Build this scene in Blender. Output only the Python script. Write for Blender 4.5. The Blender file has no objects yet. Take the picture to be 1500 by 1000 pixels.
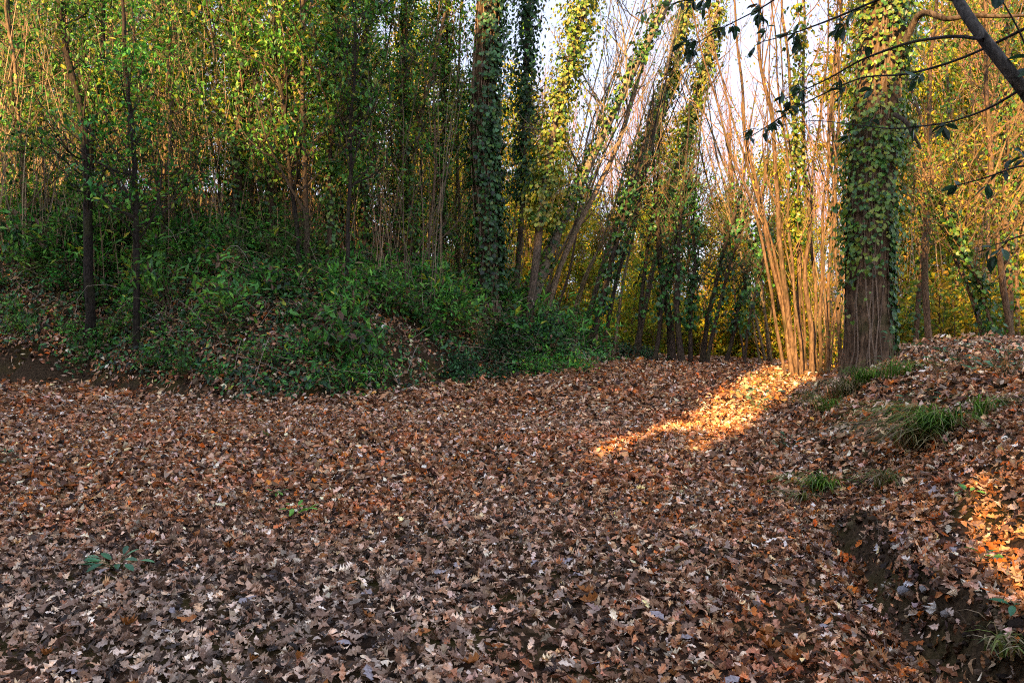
import bpy, math, random
import numpy as np
from mathutils import Vector

# ------------------------------------------------------------------ camera, sky, sun, exposure
scn = bpy.context.scene
COL = scn.collection
F = 1167.0                      # focal length in pixels of the 1500 px wide photograph
PITCH = math.atan(40 / F)       # horizon 40 px above the middle
EYE = 1.6
cam_d = bpy.data.cameras.new('camera')
cam_d.lens = 36 * F / 1500
cam_d.sensor_width = 36
cam_d.clip_end = 3000
cam = bpy.data.objects.new('camera', cam_d)
COL.objects.link(cam)
cam.location = (0, 0, EYE)
cam.rotation_euler = (math.pi / 2 - PITCH, 0, 0)
scn.camera = cam

SUN_ELEV = math.radians(22)
LX, LY = 0.45, 0.893           # horizontal direction in which the sunlight travels
world = bpy.data.worlds.new('World')
scn.world = world
world.use_nodes = True
wn = world.node_tree.nodes
wl = world.node_tree.links
sky = wn.new('ShaderNodeTexSky')
sky.sky_type = 'NISHITA'
sky.sun_disc = False
sky.sun_elevation = SUN_ELEV
sky.sun_rotation = math.atan2(-LX, -LY)
sky.air_density = 1.0
sky.dust_density = 2.0
sky.ozone_density = 1.0
hz = wn.new('ShaderNodeHueSaturation')          # thin high haze: a paler, slightly lilac sky
hz.inputs['Saturation'].default_value = 0.62
tn = wn.new('ShaderNodeMix'); tn.data_type = 'RGBA'; tn.blend_type = 'MULTIPLY'; tn.inputs['Factor'].default_value = 1
tn.inputs[7].default_value = (1.0, 0.90, 0.83, 1)
wl.new(sky.outputs[0], hz.inputs['Color']); wl.new(hz.outputs[0], tn.inputs[6]); vl = wn.new('ShaderNodeMix'); vl.data_type = 'RGBA'; vl.inputs['Factor'].default_value = 0.84   # even veil of thin high cloud
vl.inputs[7].default_value = (0.74, 0.85, 1.27, 1)
wl.new(tn.outputs[2], vl.inputs[6]); wl.new(vl.outputs[2], wn['Background'].inputs[0])
wn['Background'].inputs[1].default_value = 0.15

sd = bpy.data.lights.new('sun', 'SUN')
sd.energy = 2.3
sd.angle = math.radians(0.55)
sd.color = (1.0, 0.59, 0.23)
sun = bpy.data.objects.new('sun', sd)
COL.objects.link(sun)
sun.location = (-20, -30, 30)
sun.rotation_euler = Vector((LX * math.cos(SUN_ELEV), LY * math.cos(SUN_ELEV), -math.sin(SUN_ELEV))).to_track_quat('-Z', 'Y').to_euler()

scn.view_settings.view_transform = 'Standard'
scn.view_settings.look = 'None'
scn.view_settings.exposure = 2.6
scn.view_settings.gamma = 1
scn.view_settings.use_curve_mapping = False
scn.render.engine = 'CYCLES'
scn.cycles.max_bounces = 5
scn.cycles.diffuse_bounces = 3
scn.cycles.glossy_bounces = 2
scn.cycles.transmission_bounces = 3
scn.cycles.use_denoising = False
scn.cycles.caustics_reflective = False
scn.cycles.caustics_refractive = False
scn.render.film_transparent = False
scn.cycles.pixel_filter_type = 'BLACKMAN_HARRIS'
scn.cycles.filter_width = 1.1

R = np.random.default_rng(11)
random.seed(5)

# ------------------------------------------------------------------ helpers
def S(a, b, x):
    t = np.clip((np.asarray(x, float) - a) / (b - a), 0, 1)
    return t * t * (3 - 2 * t)

def _h(i, j, s):
    v = np.sin(i * 127.1 + j * 311.7 + s * 74.7) * 43758.5453
    return v - np.floor(v)

def noise(x, y, s=0):
    x = np.asarray(x, float); y = np.asarray(y, float)
    i = np.floor(x); j = np.floor(y); u = x - i; v = y - j
    u = u * u * (3 - 2 * u); v = v * v * (3 - 2 * v)
    return ((_h(i, j, s) * (1 - u) + _h(i + 1, j, s) * u) * (1 - v) + (_h(i, j + 1, s) * (1 - u) + _h(i + 1, j + 1, s) * u) * v) * 2 - 1

def fbm(x, y, s=0, o=3):
    t = 0; a = 1.0; f = 1.0
    for k in range(o):
        t = t + a * noise(x * f, y * f, s + k); a *= 0.5; f *= 2.1
    return t

def pix(px, py, Y):
    """the world point seen at photograph pixel (px, py) at depth Y"""
    rx = (px - 750) / F; ry = (500 - py) / F
    dy = math.cos(PITCH) + ry * math.sin(PITCH)
    dz = -math.sin(PITCH) + ry * math.cos(PITCH)
    k = Y / dy
    return np.array([rx * k, Y, EYE + dz * k])

FX = [-60, -25, -13, -10.7, -8.3, -6.25, -4.6, -3.4, -2.4, -0.8, 0.7, 1.9, 2.6, 3.2, 40]
FY = [30, 19, 17.2, 16.6, 16.0, 14.7, 13.7, 13.7, 14.6, 16.2, 17.3, 18.6, 20.5, 30, 60]
HX = [-60, -12, -8, -6, -4.4, -2.2, -0.7, 0.6, 1.7, 2.6]
HH = [4.8, 3.6, 3.1, 2.7, 2.25, 1.8, 1.45, 0.95, 0.45, 0.0]
RYv = [-30, 0, 3, 4.3, 5.6, 6.7, 9, 11.7, 14, 17, 20, 30, 60]
RXv = [1.9, 1.85, 2.0, 2.05, 2.25, 2.55, 2.9, 3.55, 4.6, 7.0, 10, 16, 30]

def footline(x):
    return np.interp(x, FX, FY)

def terrain(x, y):
    x = np.asarray(x, float); y = np.asarray(y, float)
    z = 0.30 * S(12, 22, y) - 0.045 * np.clip(x - 3, -6, 7) * S(14, 24, y)
    z = z - 2.6 * S(24, 60, y) + 5 * S(80, 200, y)
    z = z + 0.035 * fbm(x * 0.7, y * 0.7, 3) + 0.012 * noise(x * 4, y * 4, 9)
    z = z + 0.38 * S(19, 25, y) * S(5.5, 0.5, x)
    # left bank
    d = y - footline(x) + 0.35 * noise(x * 0.9, y * 0.3, 5)
    H = np.interp(x, HX, HH)
    cut = 0.35 * S(-3.5, -6.0, x) + 0.35 * S(-8.5, -10, x)                       # steep earth face at the left
    w = 3.6 - 0.8 * cut
    prof = (1 - 0.30 * cut) * (0.25 * S(0, w * 0.5, d) + 0.75 * S(0.2, w, d)) + 0.30 * cut * S(0.0, 0.35, d)
    back = S(26, 40, y) * S(-8, 2, x)
    bump = 0.16 * fbm(x * 1.1, y * 1.1, 21) * S(0.2, 1.5, d)
    z = z + H * prof * (1 - back) + bump * np.minimum(H, 1) + 0.02 * np.clip(d - 3, 0, 25) * S(1, -4, x)
    z = z + 6.5 * S(26, 55, y) * S(4, -14, x) + 3 * S(40, 75, y) * S(0, 25, x)
    # right mound
    xf = np.interp(y, RYv, RXv) + 0.10 * noise(x * 0, y * 1.7, 31) * S(9, 6, y)
    e = x - xf
    Hm = 1.12 * (1 - 0.75 * S(12.5, 19, y))
    near = S(6.4, 5.3, y)
    step = 0.27 + 0.06 * noise(x, y * 2.3, 40)
    m = near * (step * S(0.0, 0.14, e) - 0.07 * np.exp(-(e + 0.06) ** 2 / 0.02)) + (Hm - near * 0.3) * (0.55 * S(0, 1.7, e) + 0.45 * S(0.4, 3.0, e))
    z = z + m + 0.07 * fbm(x * 1.6, y * 1.6, 51) * S(0, 1.2, e) * S(60, 20, y)
    # unseen ridge added behind and left of the viewpoint to cast shade
    s_ = x * LX + y * LY; p_ = x * LY - y * LX
    z = z + 8.0 * S(-7, -17, s_) * S(9, 3, p_) * (1 - 0.45 * np.exp(-((p_ + 4.5) / 1.6) ** 2) * 0) 
    return z

def tz(x, y):
    return float(terrain(x, y))

def nrm(v):
    return v / np.maximum(np.linalg.norm(v, axis=-1, keepdims=True), 1e-9)

def tnormal(x, y):
    e = 0.06
    zx = (terrain(x + e, y) - terrain(x - e, y)) / (2 * e)
    zy = (terrain(x, y + e) - terrain(x, y - e)) / (2 * e)
    return nrm(np.stack([-zx, -zy, np.ones_like(zx)], -1))

class Geo:
    def __init__(s):
        s.V = []; s.Fc = []; s.C = []; s.n = 0
    def add(s, V, Fc, col):
        V = np.asarray(V, float).reshape(-1, 3)
        s.V.append(V)
        s.Fc.append(np.asarray(Fc, int) + s.n)
        c = np.asarray(col, float)
        if c.ndim == 1: c = np.broadcast_to(c, (len(V), 3))
        s.C.append(c)
        s.n += len(V)
    def build(s, name, mat, parent=None, loc=None, smooth=False):
        me = bpy.data.meshes.new(name)
        V = np.concatenate(s.V) if s.V else np.zeros((0, 3))
        if loc is not None: V = V - np.asarray(loc)
        C = np.concatenate(s.C)
        me.vertices.add(len(V)); me.vertices.foreach_set('co', V.astype(np.float32).ravel())
        tot = np.concatenate([np.full(len(f), f.shape[1]) for f in s.Fc])
        idx = np.concatenate([f.ravel() for f in s.Fc])
        me.loops.add(len(idx)); me.loops.foreach_set('vertex_index', idx.astype(np.int32))
        me.polygons.add(len(tot))
        st = np.concatenate([[0], np.cumsum(tot)[:-1]])
        me.polygons.foreach_set('loop_start', st.astype(np.int32))
        me.polygons.foreach_set('loop_total', tot.astype(np.int32))
        me.polygons.foreach_set('use_smooth', np.full(len(tot), smooth))
        a = me.color_attributes.new('col', 'FLOAT_COLOR', 'POINT')
        a.data.foreach_set('color', np.concatenate([C, np.ones((len(C), 1))], 1).astype(np.float32).ravel())
        me.update(calc_edges=True)
        me.materials.append(mat)
        o = bpy.data.objects.new(name, me)
        COL.objects.link(o)
        if parent is not None: o.parent = parent
        return o

def tag(o, label=None, cat=None, group=None, kind=None):
    if label: o['label'] = label
    if cat: o['category'] = cat
    if group: o['group'] = group
    if kind: o['kind'] = kind
    return o

def empty(name, loc=(0, 0, 0)):
    o = bpy.data.objects.new(name, None)
    o.empty_display_size = 0.2
    COL.objects.link(o)
    o.location = loc
    return o

def copy_tree(o, parent=None):
    c = o.copy(); COL.objects.link(c)
    if parent is not None: c.parent = parent
    for ch in [q for q in KIDS.get(o.name, [])]:
        copy_tree(ch, c)
    return c
KIDS = {}

def tubes(C, Rad, sides=3, jit=None):
    """C (N,k,3) centre lines, Rad (N,k)"""
    C = np.asarray(C, float); Rad = np.asarray(Rad, float)
    N, k, _ = C.shape
    T = nrm(np.gradient(C, axis=1))
    ref = np.where(np.abs(T[..., 2:3]) > 0.85, np.array([1.0, 0.13, 0]), np.array([0, 0.1, 1.0]))
    if N and k: ref = np.broadcast_to(ref[:, :1, :], T.shape)   # one reference per tube keeps the rings aligned
    A = nrm(np.cross(T, ref)); B = np.cross(T, A)
    ang = np.linspace(0, 2 * math.pi, sides, endpoint=False)
    ring = A[:, :, None, :] * np.cos(ang)[None, None, :, None] + B[:, :, None, :] * np.sin(ang)[None, None, :, None]
    rr = Rad[:, :, None, None]
    if jit is not None: rr = rr * jit
    V = C[:, :, None, :] + ring * rr
    i = np.arange(sides); j = (i + 1) % sides
    base = (np.arange(k - 1) * sides)[:, None]
    f = np.stack([base + i, base + j, base + sides + j, base + sides + i], -1).reshape(-1, 4)
    Fc = (f[None] + (np.arange(N) * k * sides)[:, None, None]).reshape(-1, 4)
    return V.reshape(-1, 3), Fc

def resample(P, n):
    P = np.asarray(P, float)
    d = np.concatenate([[0], np.cumsum(np.linalg.norm(np.diff(P, axis=0), axis=1))])
    t = np.linspace(0, d[-1], n)
    Q = np.stack([np.interp(t, d, P[:, a]) for a in range(3)], 1)
    for _ in range(max(1, n // 12)):
        Q[1:-1] = (Q[:-2] + 2 * Q[1:-1] + Q[2:]) / 4
    return Q

# leaf templates: (along, across, up) and faces
def strip_leaf(us, ws, lift=0.0, asym=0.0, fold=0.25):
    k = len(us); V = []
    for u, w in zip(us, ws): V.append((u, 0, 0))
    for u, w in zip(us, ws): V.append((u + 0.03, w, abs(w) * fold))
    for u, w in zip(us, ws): V.append((u - asym, -w, abs(w) * fold))
    Fc = []
    for i in range(k - 1):
        Fc.append((i, i + 1, k + i + 1, k + i)); Fc.append((i, 2 * k + i, 2 * k + i + 1, i + 1))
    return np.array(V, float), np.array(Fc)
OAK = strip_leaf([0, .18, .32, .43, .57, .70, .84, 1.02], [.008, .10, .22, .11, .30, .14, .24, 0])
OAK2 = strip_leaf([0, .2, .33, .45, .60, .72, .86, 1.0], [.01, .15, .24, .13, .31, .16, .22, 0], asym=0.05)
OAKM = strip_leaf([0, .32, .66, 1.0], [.06, .27, .2, 0], asym=.1)
OVAL = strip_leaf([0, .2, .5, .8, 1.0], [.01, .13, .2, .14, 0], fold=0.3)
DIA = (np.array([(0, 0, 0), (.5, .26, .07), (1, 0, 0), (.5, -.26, .07)], float), np.array([(0, 1, 2), (0, 2, 3)]))
LONG = (np.array([(0, 0, 0), (.45, .17, .05), (1, 0, -.08), (.45, -.17, .05)], float), np.array([(0, 1, 2), (0, 2, 3)]))
IVY = (np.array([(0, 0, 0), (-.12, .38, .03), (.42, .3, .02), (.45, .5, .06), (1, 0, -.08), (.45, -.5, .06), (.42, -.3, .02), (-.12, -.38, .03), (.45, 0, -.03)], float),
       np.array([(8, 0, 1), (8, 1, 3), (8, 3, 4), (8, 4, 5), (8, 5, 7), (8, 7, 0)]))

def leaves(g, P, D, N, L, tpl, cols, curl=0.0, bend=0.0, rng=R):
    P = np.asarray(P, float); n = len(P)
    if n == 0: return
    D = nrm(D); N = nrm(N - D * np.sum(N * D, -1, keepdims=True)); Cc = np.cross(N, D)
    V, Fc = tpl
    u = V[:, 0][None]; v = V[:, 1][None]; w = np.broadcast_to(V[:, 2][None], (n, len(V))).copy()
    if curl:
        c1 = rng.normal(0, curl, (n, 1)); w = w + c1 * (v ** 2) * 6 + rng.normal(0, curl * 0.8, (n, 1)) * (u - .5) ** 2 * 2 + rng.normal(0, curl * 0.5, (n, 1)) * (v * (u - .5)) * 3
        w = w + rng.normal(0, curl * 0.07, w.shape)
    if bend: w = w - bend * u ** 2
    Lk = np.asarray(L).reshape(-1, 1)
    wd = rng.uniform(0.75, 1.2, (n, 1))
    Q = P[:, None, :] + (u * Lk)[..., None] * D[:, None] + (v * Lk * wd)[..., None] * Cc[:, None] + (w * Lk)[..., None] * N[:, None]
    k = len(V)
    FF = (Fc[None] + (np.arange(n) * k)[:, None, None]).reshape(-1, Fc.shape[1])
    g.add(Q.reshape(-1, 3), FF, np.repeat(np.asarray(cols), k, axis=0))

def pick(pal, wts, n, rng=R, var=0.16):
    pal = np.array(pal); wts = np.array(wts, float); wts /= wts.sum()
    c = pal[rng.choice(len(pal), n, p=wts)]
    c = c * np.exp(rng.normal(0, var, (n, 1))) * (1 + rng.normal(0, 0.05, (n, 3)))
    return np.clip(c, 0.004, 0.8)

def rdir(n, rng=R):
    return nrm(rng.normal(0, 1, (n, 3)))

# ------------------------------------------------------------------ materials
def mat_col(name, rough=0.7, transl=0.0, spec=0.3, objvar=0.0, bump=0.0, bscale=60, objhue=0.0):
    m = bpy.data.materials.new(name); m.use_nodes = True
    n = m.node_tree.nodes; l = m.node_tree.links
    p = n['Principled BSDF']; out = n['Material Output']
    a = n.new('ShaderNodeVertexColor'); a.layer_name = 'col'
    c = a.outputs[0]
    tc = n.new('ShaderNodeNewGeometry')
    # fine mottling of the surface colour
    nz = n.new('ShaderNodeTexNoise'); nz.inputs['Scale'].default_value = bscale; nz.inputs['Detail'].default_value = 3
    l.new(tc.outputs['Position'], nz.inputs['Vector'])
    mr = n.new('ShaderNodeMapRange'); mr.inputs[1].default_value = .3; mr.inputs[2].default_value = .7; mr.inputs[3].default_value = .72; mr.inputs[4].default_value = 1.25
    l.new(nz.outputs['Fac'], mr.inputs[0])
    hs = n.new('ShaderNodeHueSaturation')
    l.new(c, hs.inputs['Color']); l.new(mr.outputs[0], hs.inputs['Value'])
    if objvar or objhue:
        oi = n.new('ShaderNodeObjectInfo')
        m2 = n.new('ShaderNodeMapRange'); m2.inputs[3].default_value = 1 - objvar; m2.inputs[4].default_value = 1 + objvar
        l.new(oi.outputs['Random'], m2.inputs[0])
        mu = n.new('ShaderNodeMath'); mu.operation = 'MULTIPLY'; l.new(m2.outputs[0], mu.inputs[0]); l.new(mr.outputs[0], mu.inputs[1])
        l.new(mu.outputs[0], hs.inputs['Value'])
        m3 = n.new('ShaderNodeMapRange'); m3.inputs[3].default_value = 0.5 - objhue; m3.inputs[4].default_value = 0.5 + objhue
        l.new(oi.outputs['Random'], m3.inputs[0]); l.new(m3.outputs[0], hs.inputs['Hue'])
    l.new(hs.outputs[0], p.inputs['Base Color'])
    p.inputs['Roughness'].default_value = rough
    p.inputs['Specular IOR Level'].default_value = spec
    if bump:
        b = n.new('ShaderNodeBump'); b.inputs['Strength'].default_value = bump; b.inputs['Distance'].default_value = 0.02
        l.new(nz.outputs['Fac'], b.inputs['Height']); l.new(b.outputs[0], p.inputs['Normal'])
    if transl:
        t = n.new('ShaderNodeBsdfTranslucent'); l.new(hs.outputs[0], t.inputs['Color'])
        mx = n.new('ShaderNodeMixShader'); mx.inputs[0].default_value = transl
        l.new(p.outputs[0], mx.inputs[1]); l.new(t.outputs[0], mx.inputs[2]); l.new(mx.outputs[0], out.inputs['Surface'])
    return m

def mat_bark(name, scale=1.0, strength=0.8, moss=0.25):
    m = bpy.data.materials.new(name); m.use_nodes = True
    n = m.node_tree.nodes; l = m.node_tree.links
    p = n['Principled BSDF']
    a = n.new('ShaderNodeVertexColor'); a.layer_name = 'col'
    g = n.new('ShaderNodeNewGeometry')
    mp = n.new('ShaderNodeMapping'); mp.inputs['Scale'].default_value = (22 * scale, 22 * scale, 6.5 * scale)
    l.new(g.outputs['Position'], mp.inputs['Vector'])
    nz = n.new('ShaderNodeTexNoise'); nz.inputs['Scale'].default_value = 1.0; nz.inputs['Detail'].default_value = 5; nz.inputs['Distortion'].default_value = 0.6
    l.new(mp.outputs[0], nz.inputs['Vector'])
    r = n.new('ShaderNodeMapRange'); r.inputs[1].default_value = .36; r.inputs[2].default_value = .66; r.inputs[3].default_value = .38; r.inputs[4].default_value = 1.35
    l.new(nz.outputs['Fac'], r.inputs[0])
    mul = n.new('ShaderNodeVectorMath'); mul.operation = 'SCALE'
    l.new(a.outputs[0], mul.inputs[0]); l.new(r.outputs[0], mul.inputs['Scale'])
    n2 = n.new('ShaderNodeTexNoise'); n2.inputs['Scale'].default_value = 2.3; n2.inputs['Detail'].default_value = 4
    l.new(g.outputs['Position'], n2.inputs['Vector'])
    r2 = n.new('ShaderNodeMapRange'); r2.inputs[1].default_value = .52; r2.inputs[2].default_value = .68; r2.inputs[4].default_value = moss
    l.new(n2.outputs['Fac'], r2.inputs[0])
    mx = n.new('ShaderNodeMix'); mx.data_type = 'RGBA'
    l.new(r2.outputs[0], mx.inputs['Factor']); l.new(mul.outputs[0], mx.inputs[6]); mx.inputs[7].default_value = (.09, .10, .035, 1)
    l.new(mx.outputs[2], p.inputs['Base Color'])
    p.inputs['Roughness'].default_value = 0.9; p.inputs['Specular IOR Level'].default_value = 0.15
    b = n.new('ShaderNodeBump'); b.inputs['Strength'].default_value = strength; b.inputs['Distance'].default_value = 0.03
    l.new(nz.outputs['Fac'], b.inputs['Height']); l.new(b.outputs[0], p.inputs['Normal'])
    return m

def mat_ground():
    m = bpy.data.materials.new('soil_and_rotting_leaves'); m.use_nodes = True
    n = m.node_tree.nodes; l = m.node_tree.links
    p = n['Principled BSDF']
    g = n.new('ShaderNodeNewGeometry')
    v = n.new('ShaderNodeTexVoronoi'); v.inputs['Scale'].default_value = 16; v.feature = 'F1'
    l.new(g.outputs['Position'], v.inputs['Vector'])
    cr = n.new('ShaderNodeValToRGB')
    sx = n.new('ShaderNodeSeparateColor'); l.new(v.outputs['Color'], sx.inputs[0]); l.new(sx.outputs[0], cr.inputs[0])
    e = cr.color_ramp.elements
    e[0].color = (.02, .012, .007, 1); e[0].position = 0
    e[1].color = (.17, .10, .06, 1); e[1].position = 1
    for pos, c in ((.35, (.05, .028, .015, 1)), (.7, (.10, .055, .03, 1))):
        q = e.new(pos); q.color = c
    nz = n.new('ShaderNodeTexNoise'); nz.inputs['Scale'].default_value = 35; nz.inputs['Detail'].default_value = 6
    l.new(g.outputs['Position'], nz.inputs['Vector'])
    so = n.new('ShaderNodeValToRGB'); l.new(nz.outputs['Fac'], so.inputs[0])
    q = so.color_ramp.elements; q[0].position = .3; q[0].color = (.022, .014, .008, 1); q[1].position = .72; q[1].color = (.13, .085, .045, 1)
    sep = n.new('ShaderNodeSeparateXYZ'); l.new(g.outputs['Normal'], sep.inputs[0])
    mr = n.new('ShaderNodeMapRange'); mr.inputs[1].default_value = .86; mr.inputs[2].default_value = .98; l.new(sep.outputs[2], mr.inputs[0])
    mx = n.new('ShaderNodeMix'); mx.data_type = 'RGBA'
    l.new(mr.outputs[0], mx.inputs['Factor']); l.new(so.outputs[0], mx.inputs[6]); l.new(cr.outputs[0], mx.inputs[7])
    mn = n.new('ShaderNodeTexNoise'); mn.inputs['Scale'].default_value = 1.7; mn.inputs['Detail'].default_value = 6
    l.new(g.outputs['Position'], mn.inputs['Vector'])
    mm = n.new('ShaderNodeMapRange'); mm.inputs[1].default_value = .48; mm.inputs[2].default_value = .62; mm.inputs[4].default_value = .55; l.new(mn.outputs['Fac'], mm.inputs[0])
    ms = n.new('ShaderNodeMix'); ms.data_type = 'RGBA'; l.new(mm.outputs[0], ms.inputs['Factor']); l.new(mx.outputs[2], ms.inputs[6]); ms.inputs[7].default_value = (.075, .065, .012, 1)
    l.new(ms.outputs[2], p.inputs['Base Color'])
    p.inputs['Roughness'].default_value = 0.95; p.inputs['Specular IOR Level'].default_value = 0.1
    b = n.new('ShaderNodeBump'); b.inputs['Strength'].default_value = 1; b.inputs['Distance'].default_value = 0.04
    l.new(nz.outputs['Fac'], b.inputs['Height']); l.new(b.outputs[0], p.inputs['Normal'])
    return m

M_LITTER = mat_col('dry_leaf', rough=0.62, transl=0.06, spec=0.35, bscale=70)
M_LEAF = mat_col('green_leaf', rough=0.42, transl=0.28, spec=0.45, objvar=0.22, objhue=0.012)
M_FAR = mat_col('distant_leaf', rough=0.6, transl=0.35, spec=0.25, objvar=0.25, objhue=0.018, bscale=8)
M_IVY = mat_col('ivy_leaf', rough=0.36, transl=0.18, spec=0.5)
M_BIGLEAF = mat_col('leathery_leaf', rough=0.35, transl=0.2, spec=0.5)
M_GRASS = mat_col('grass_blade', rough=0.5, transl=0.25, spec=0.35)
M_BARK = mat_bark('rough_bark', 1.0, 1.0, 0.45)
M_BARK2 = mat_bark('smooth_bark', 2.0, 0.4, 0.35)
M_TWIG = mat_col('twig_bark', rough=0.8, spec=0.2, objvar=0.25, bscale=25)
M_GROUND = mat_ground()
M_STONE = mat_col('stone', rough=0.85, spec=0.2, bump=0.6, bscale=90)

GREENS = [(.05, .18, .035), (.09, .30, .045), (.18, .42, .05), (.018, .055, .018), (.36, .38, .035)]
DARKG = [(.028, .085, .028), (.05, .15, .045), (.075, .21, .07), (.012, .03, .012)]
GOLD = [(.38, .40, .03), (.52, .46, .03), (.22, .36, .035), (.52, .34, .035), (.10, .20, .03)]
IVYC = [(.03, .09, .02), (.06, .17, .03), (.15, .28, .035), (.27, .33, .04)]
LIT = [(.36, .20, .11), (.24, .115, .05), (.46, .30, .19), (.46, .36, .30), (.40, .13, .025), (.11, .055, .028), (.04, .022, .014), (.44, .17, .04), (.60, .50, .40)]
BARKC = (.17, .13, .095)
CHESTC = (.20, .13, .08)

# ------------------------------------------------------------------ the ground
def axis(a, b, n, c, k):
    t = np.linspace(-1, 1, n)
    s = np.sinh(k * t) / np.sinh(k)
    return np.where(s < 0, c + s * (c - a), c + s * (b - c))
gx = axis(-420, 420, 300, 0.5, 5.6); gy = axis(-320, 800, 310, 9, 5.8)
XX, YY = np.meshgrid(gx, gy)
ZZ = terrain(XX, YY)
nx, ny = len(gx), len(gy)
i = np.arange(nx - 1); j = np.arange(ny - 1)
I, J = np.meshgrid(i, j)
b0 = (J * nx + I).ravel()
g = Geo(); g.add(np.stack([XX, YY, ZZ], -1).reshape(-1, 3), np.stack([b0, b0 + 1, b0 + nx + 1, b0 + nx], 1), (.1, .06, .04))
GROUND = g.build('ground', M_GROUND, smooth=True)
tag(GROUND, 'woodland path and banks of dark soil under fallen oak leaves', kind='structure')

# ------------------------------------------------------------------ leaf litter
def bank_d(x, y):
    return y - footline(x)

def litter_cols(x, y, n):
    c = pick(LIT, [6.5, 6, 6, 3, 1.6, 4, 3.4, 0.6, 2.0], n, var=0.45)  # wide tone spread stands in for leaf highlights and black shadows
    grey = np.clip(S(0.1, 1.1, fbm(x * 0.35, y * 0.35, 77) * 0.25 + S(9.0, 3.0, y) * S(3.5, -2.0, x) * 0.75 + 0.5 * S(1.2, 0, np.abs(y - 11.5)) * S(-4, 0, x)), 0, 0.6)[:, None]
    lum = c.mean(1, keepdims=True)
    c = c * (1 - grey) + (lum * np.array([1.32, 1.17, 1.0]) + 0.02) * grey
    red = (S(0.35, 1.0, fbm(x * 0.8, y * 0.8, 93)) * 0.45)[:, None]
    return c * (1 - red) + c * np.array([1.25, .78, .5]) * red

def litter(n, y0, y1, tpl, L0, L1, lift, keep=None, tilt=0.5, curl=0.5, layer=None):
    y = np.sqrt(R.uniform(y0 ** 2, y1 ** 2, n)); x = R.uniform(-0.69, 0.69, n) * (y + 1.0)
    ok = np.ones(n, bool)
    d = bank_d(x, y)
    nm = tnormal(x, y)
    ok &= (nm[:, 2] > 0.62) | ((R.random(n) < .55) & (x < 2)) | (R.random(n) < .35)                                       # leaves slide off the steep earth cuts
    ok &= R.random(n) < np.where((d > 0.3) & (x < 2.4), 0.75 * S(-0.4, 0.4, fbm(x * 0.8, y * 0.8, 61)) + 0.25, 1)
    ok &= R.random(n) < 1 - 0.55 * S(0.5, 1.1, fbm(x * 1.3, y * 1.3, 66))
    x, y, nm = x[ok], y[ok], nm[ok]; n = len(x)
    z = terrain(x, y) + R.uniform(0.0, lift, n)
    N = nrm(nm + R.normal(0, tilt, (n, 3)) * np.array([1, 1, .3]))
    D = nrm(np.cross(N, rdir(n)))
    L = R.uniform(L0, L1, n) * np.exp(R.normal(0, .12, n))
    P = np.stack([x, y, z], 1) - D * (L / 2)[:, None]
    gg = layer
    h = n // 2
    c = litter_cols(x, y, n) * np.array([1.62, 1.5, 1.32])
    t2 = OAK2 if tpl is OAK else tpl
    if tpl is OAK:
        q3 = n * 4 // 5; leaves(gg, P[q3:], D[q3:], N[q3:], L[q3:] * .85, OVAL, c[q3:], curl=curl); P, D, N, L, c = P[:q3], D[:q3], N[:q3], L[:q3], c[:q3]
    leaves(gg, P[:h], D[:h], N[:h], L[:h], tpl, c[:h], curl=curl)
    leaves(gg, P[h:], D[h:], N[h:], L[h:], t2, c[h:], curl=curl)
lg = Geo()
litter(36000, 2.6, 7.2, OAK, .04, .078, .042, layer=lg)
litter(52000, 7.2, 12.5, OAKM, .052, .095, .05, layer=lg)
litter(95000, 12.2, 21, DIA, .06, .11, .06, layer=lg, curl=0.3)
litter(24000, 13.5, 20, DIA, .08, .13, .16, layer=lg)
litter(26000, 20, 30, DIA, .10, .2, .06, layer=lg, curl=0.3)
# leaves that slid down onto the earth cut
y = R.uniform(2.6, 6.0, 2600); x = np.interp(y, RYv, RXv) + R.uniform(-.25, .45, 2600); k_ = R.random(2600) < .25 + .75 * S(0, .5, noise(x * 3, y * 3, 44)); x, y = x[k_], y[k_]; n = len(x)
N_ = nrm(tnormal(x, y) + R.normal(0, .4, (n, 3))); D_ = nrm(np.cross(N_, rdir(n)))
leaves(lg, np.stack([x, y, terrain(x, y) + R.uniform(.0, .03, n)], 1), D_, N_, R.uniform(.04, .08, n), OAK2, litter_cols(x, y, n) * 1.3, curl=.5)
lo = lg.build('leaf_litter', M_LITTER, GROUND)
tag(lo, kind='stuff')

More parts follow.
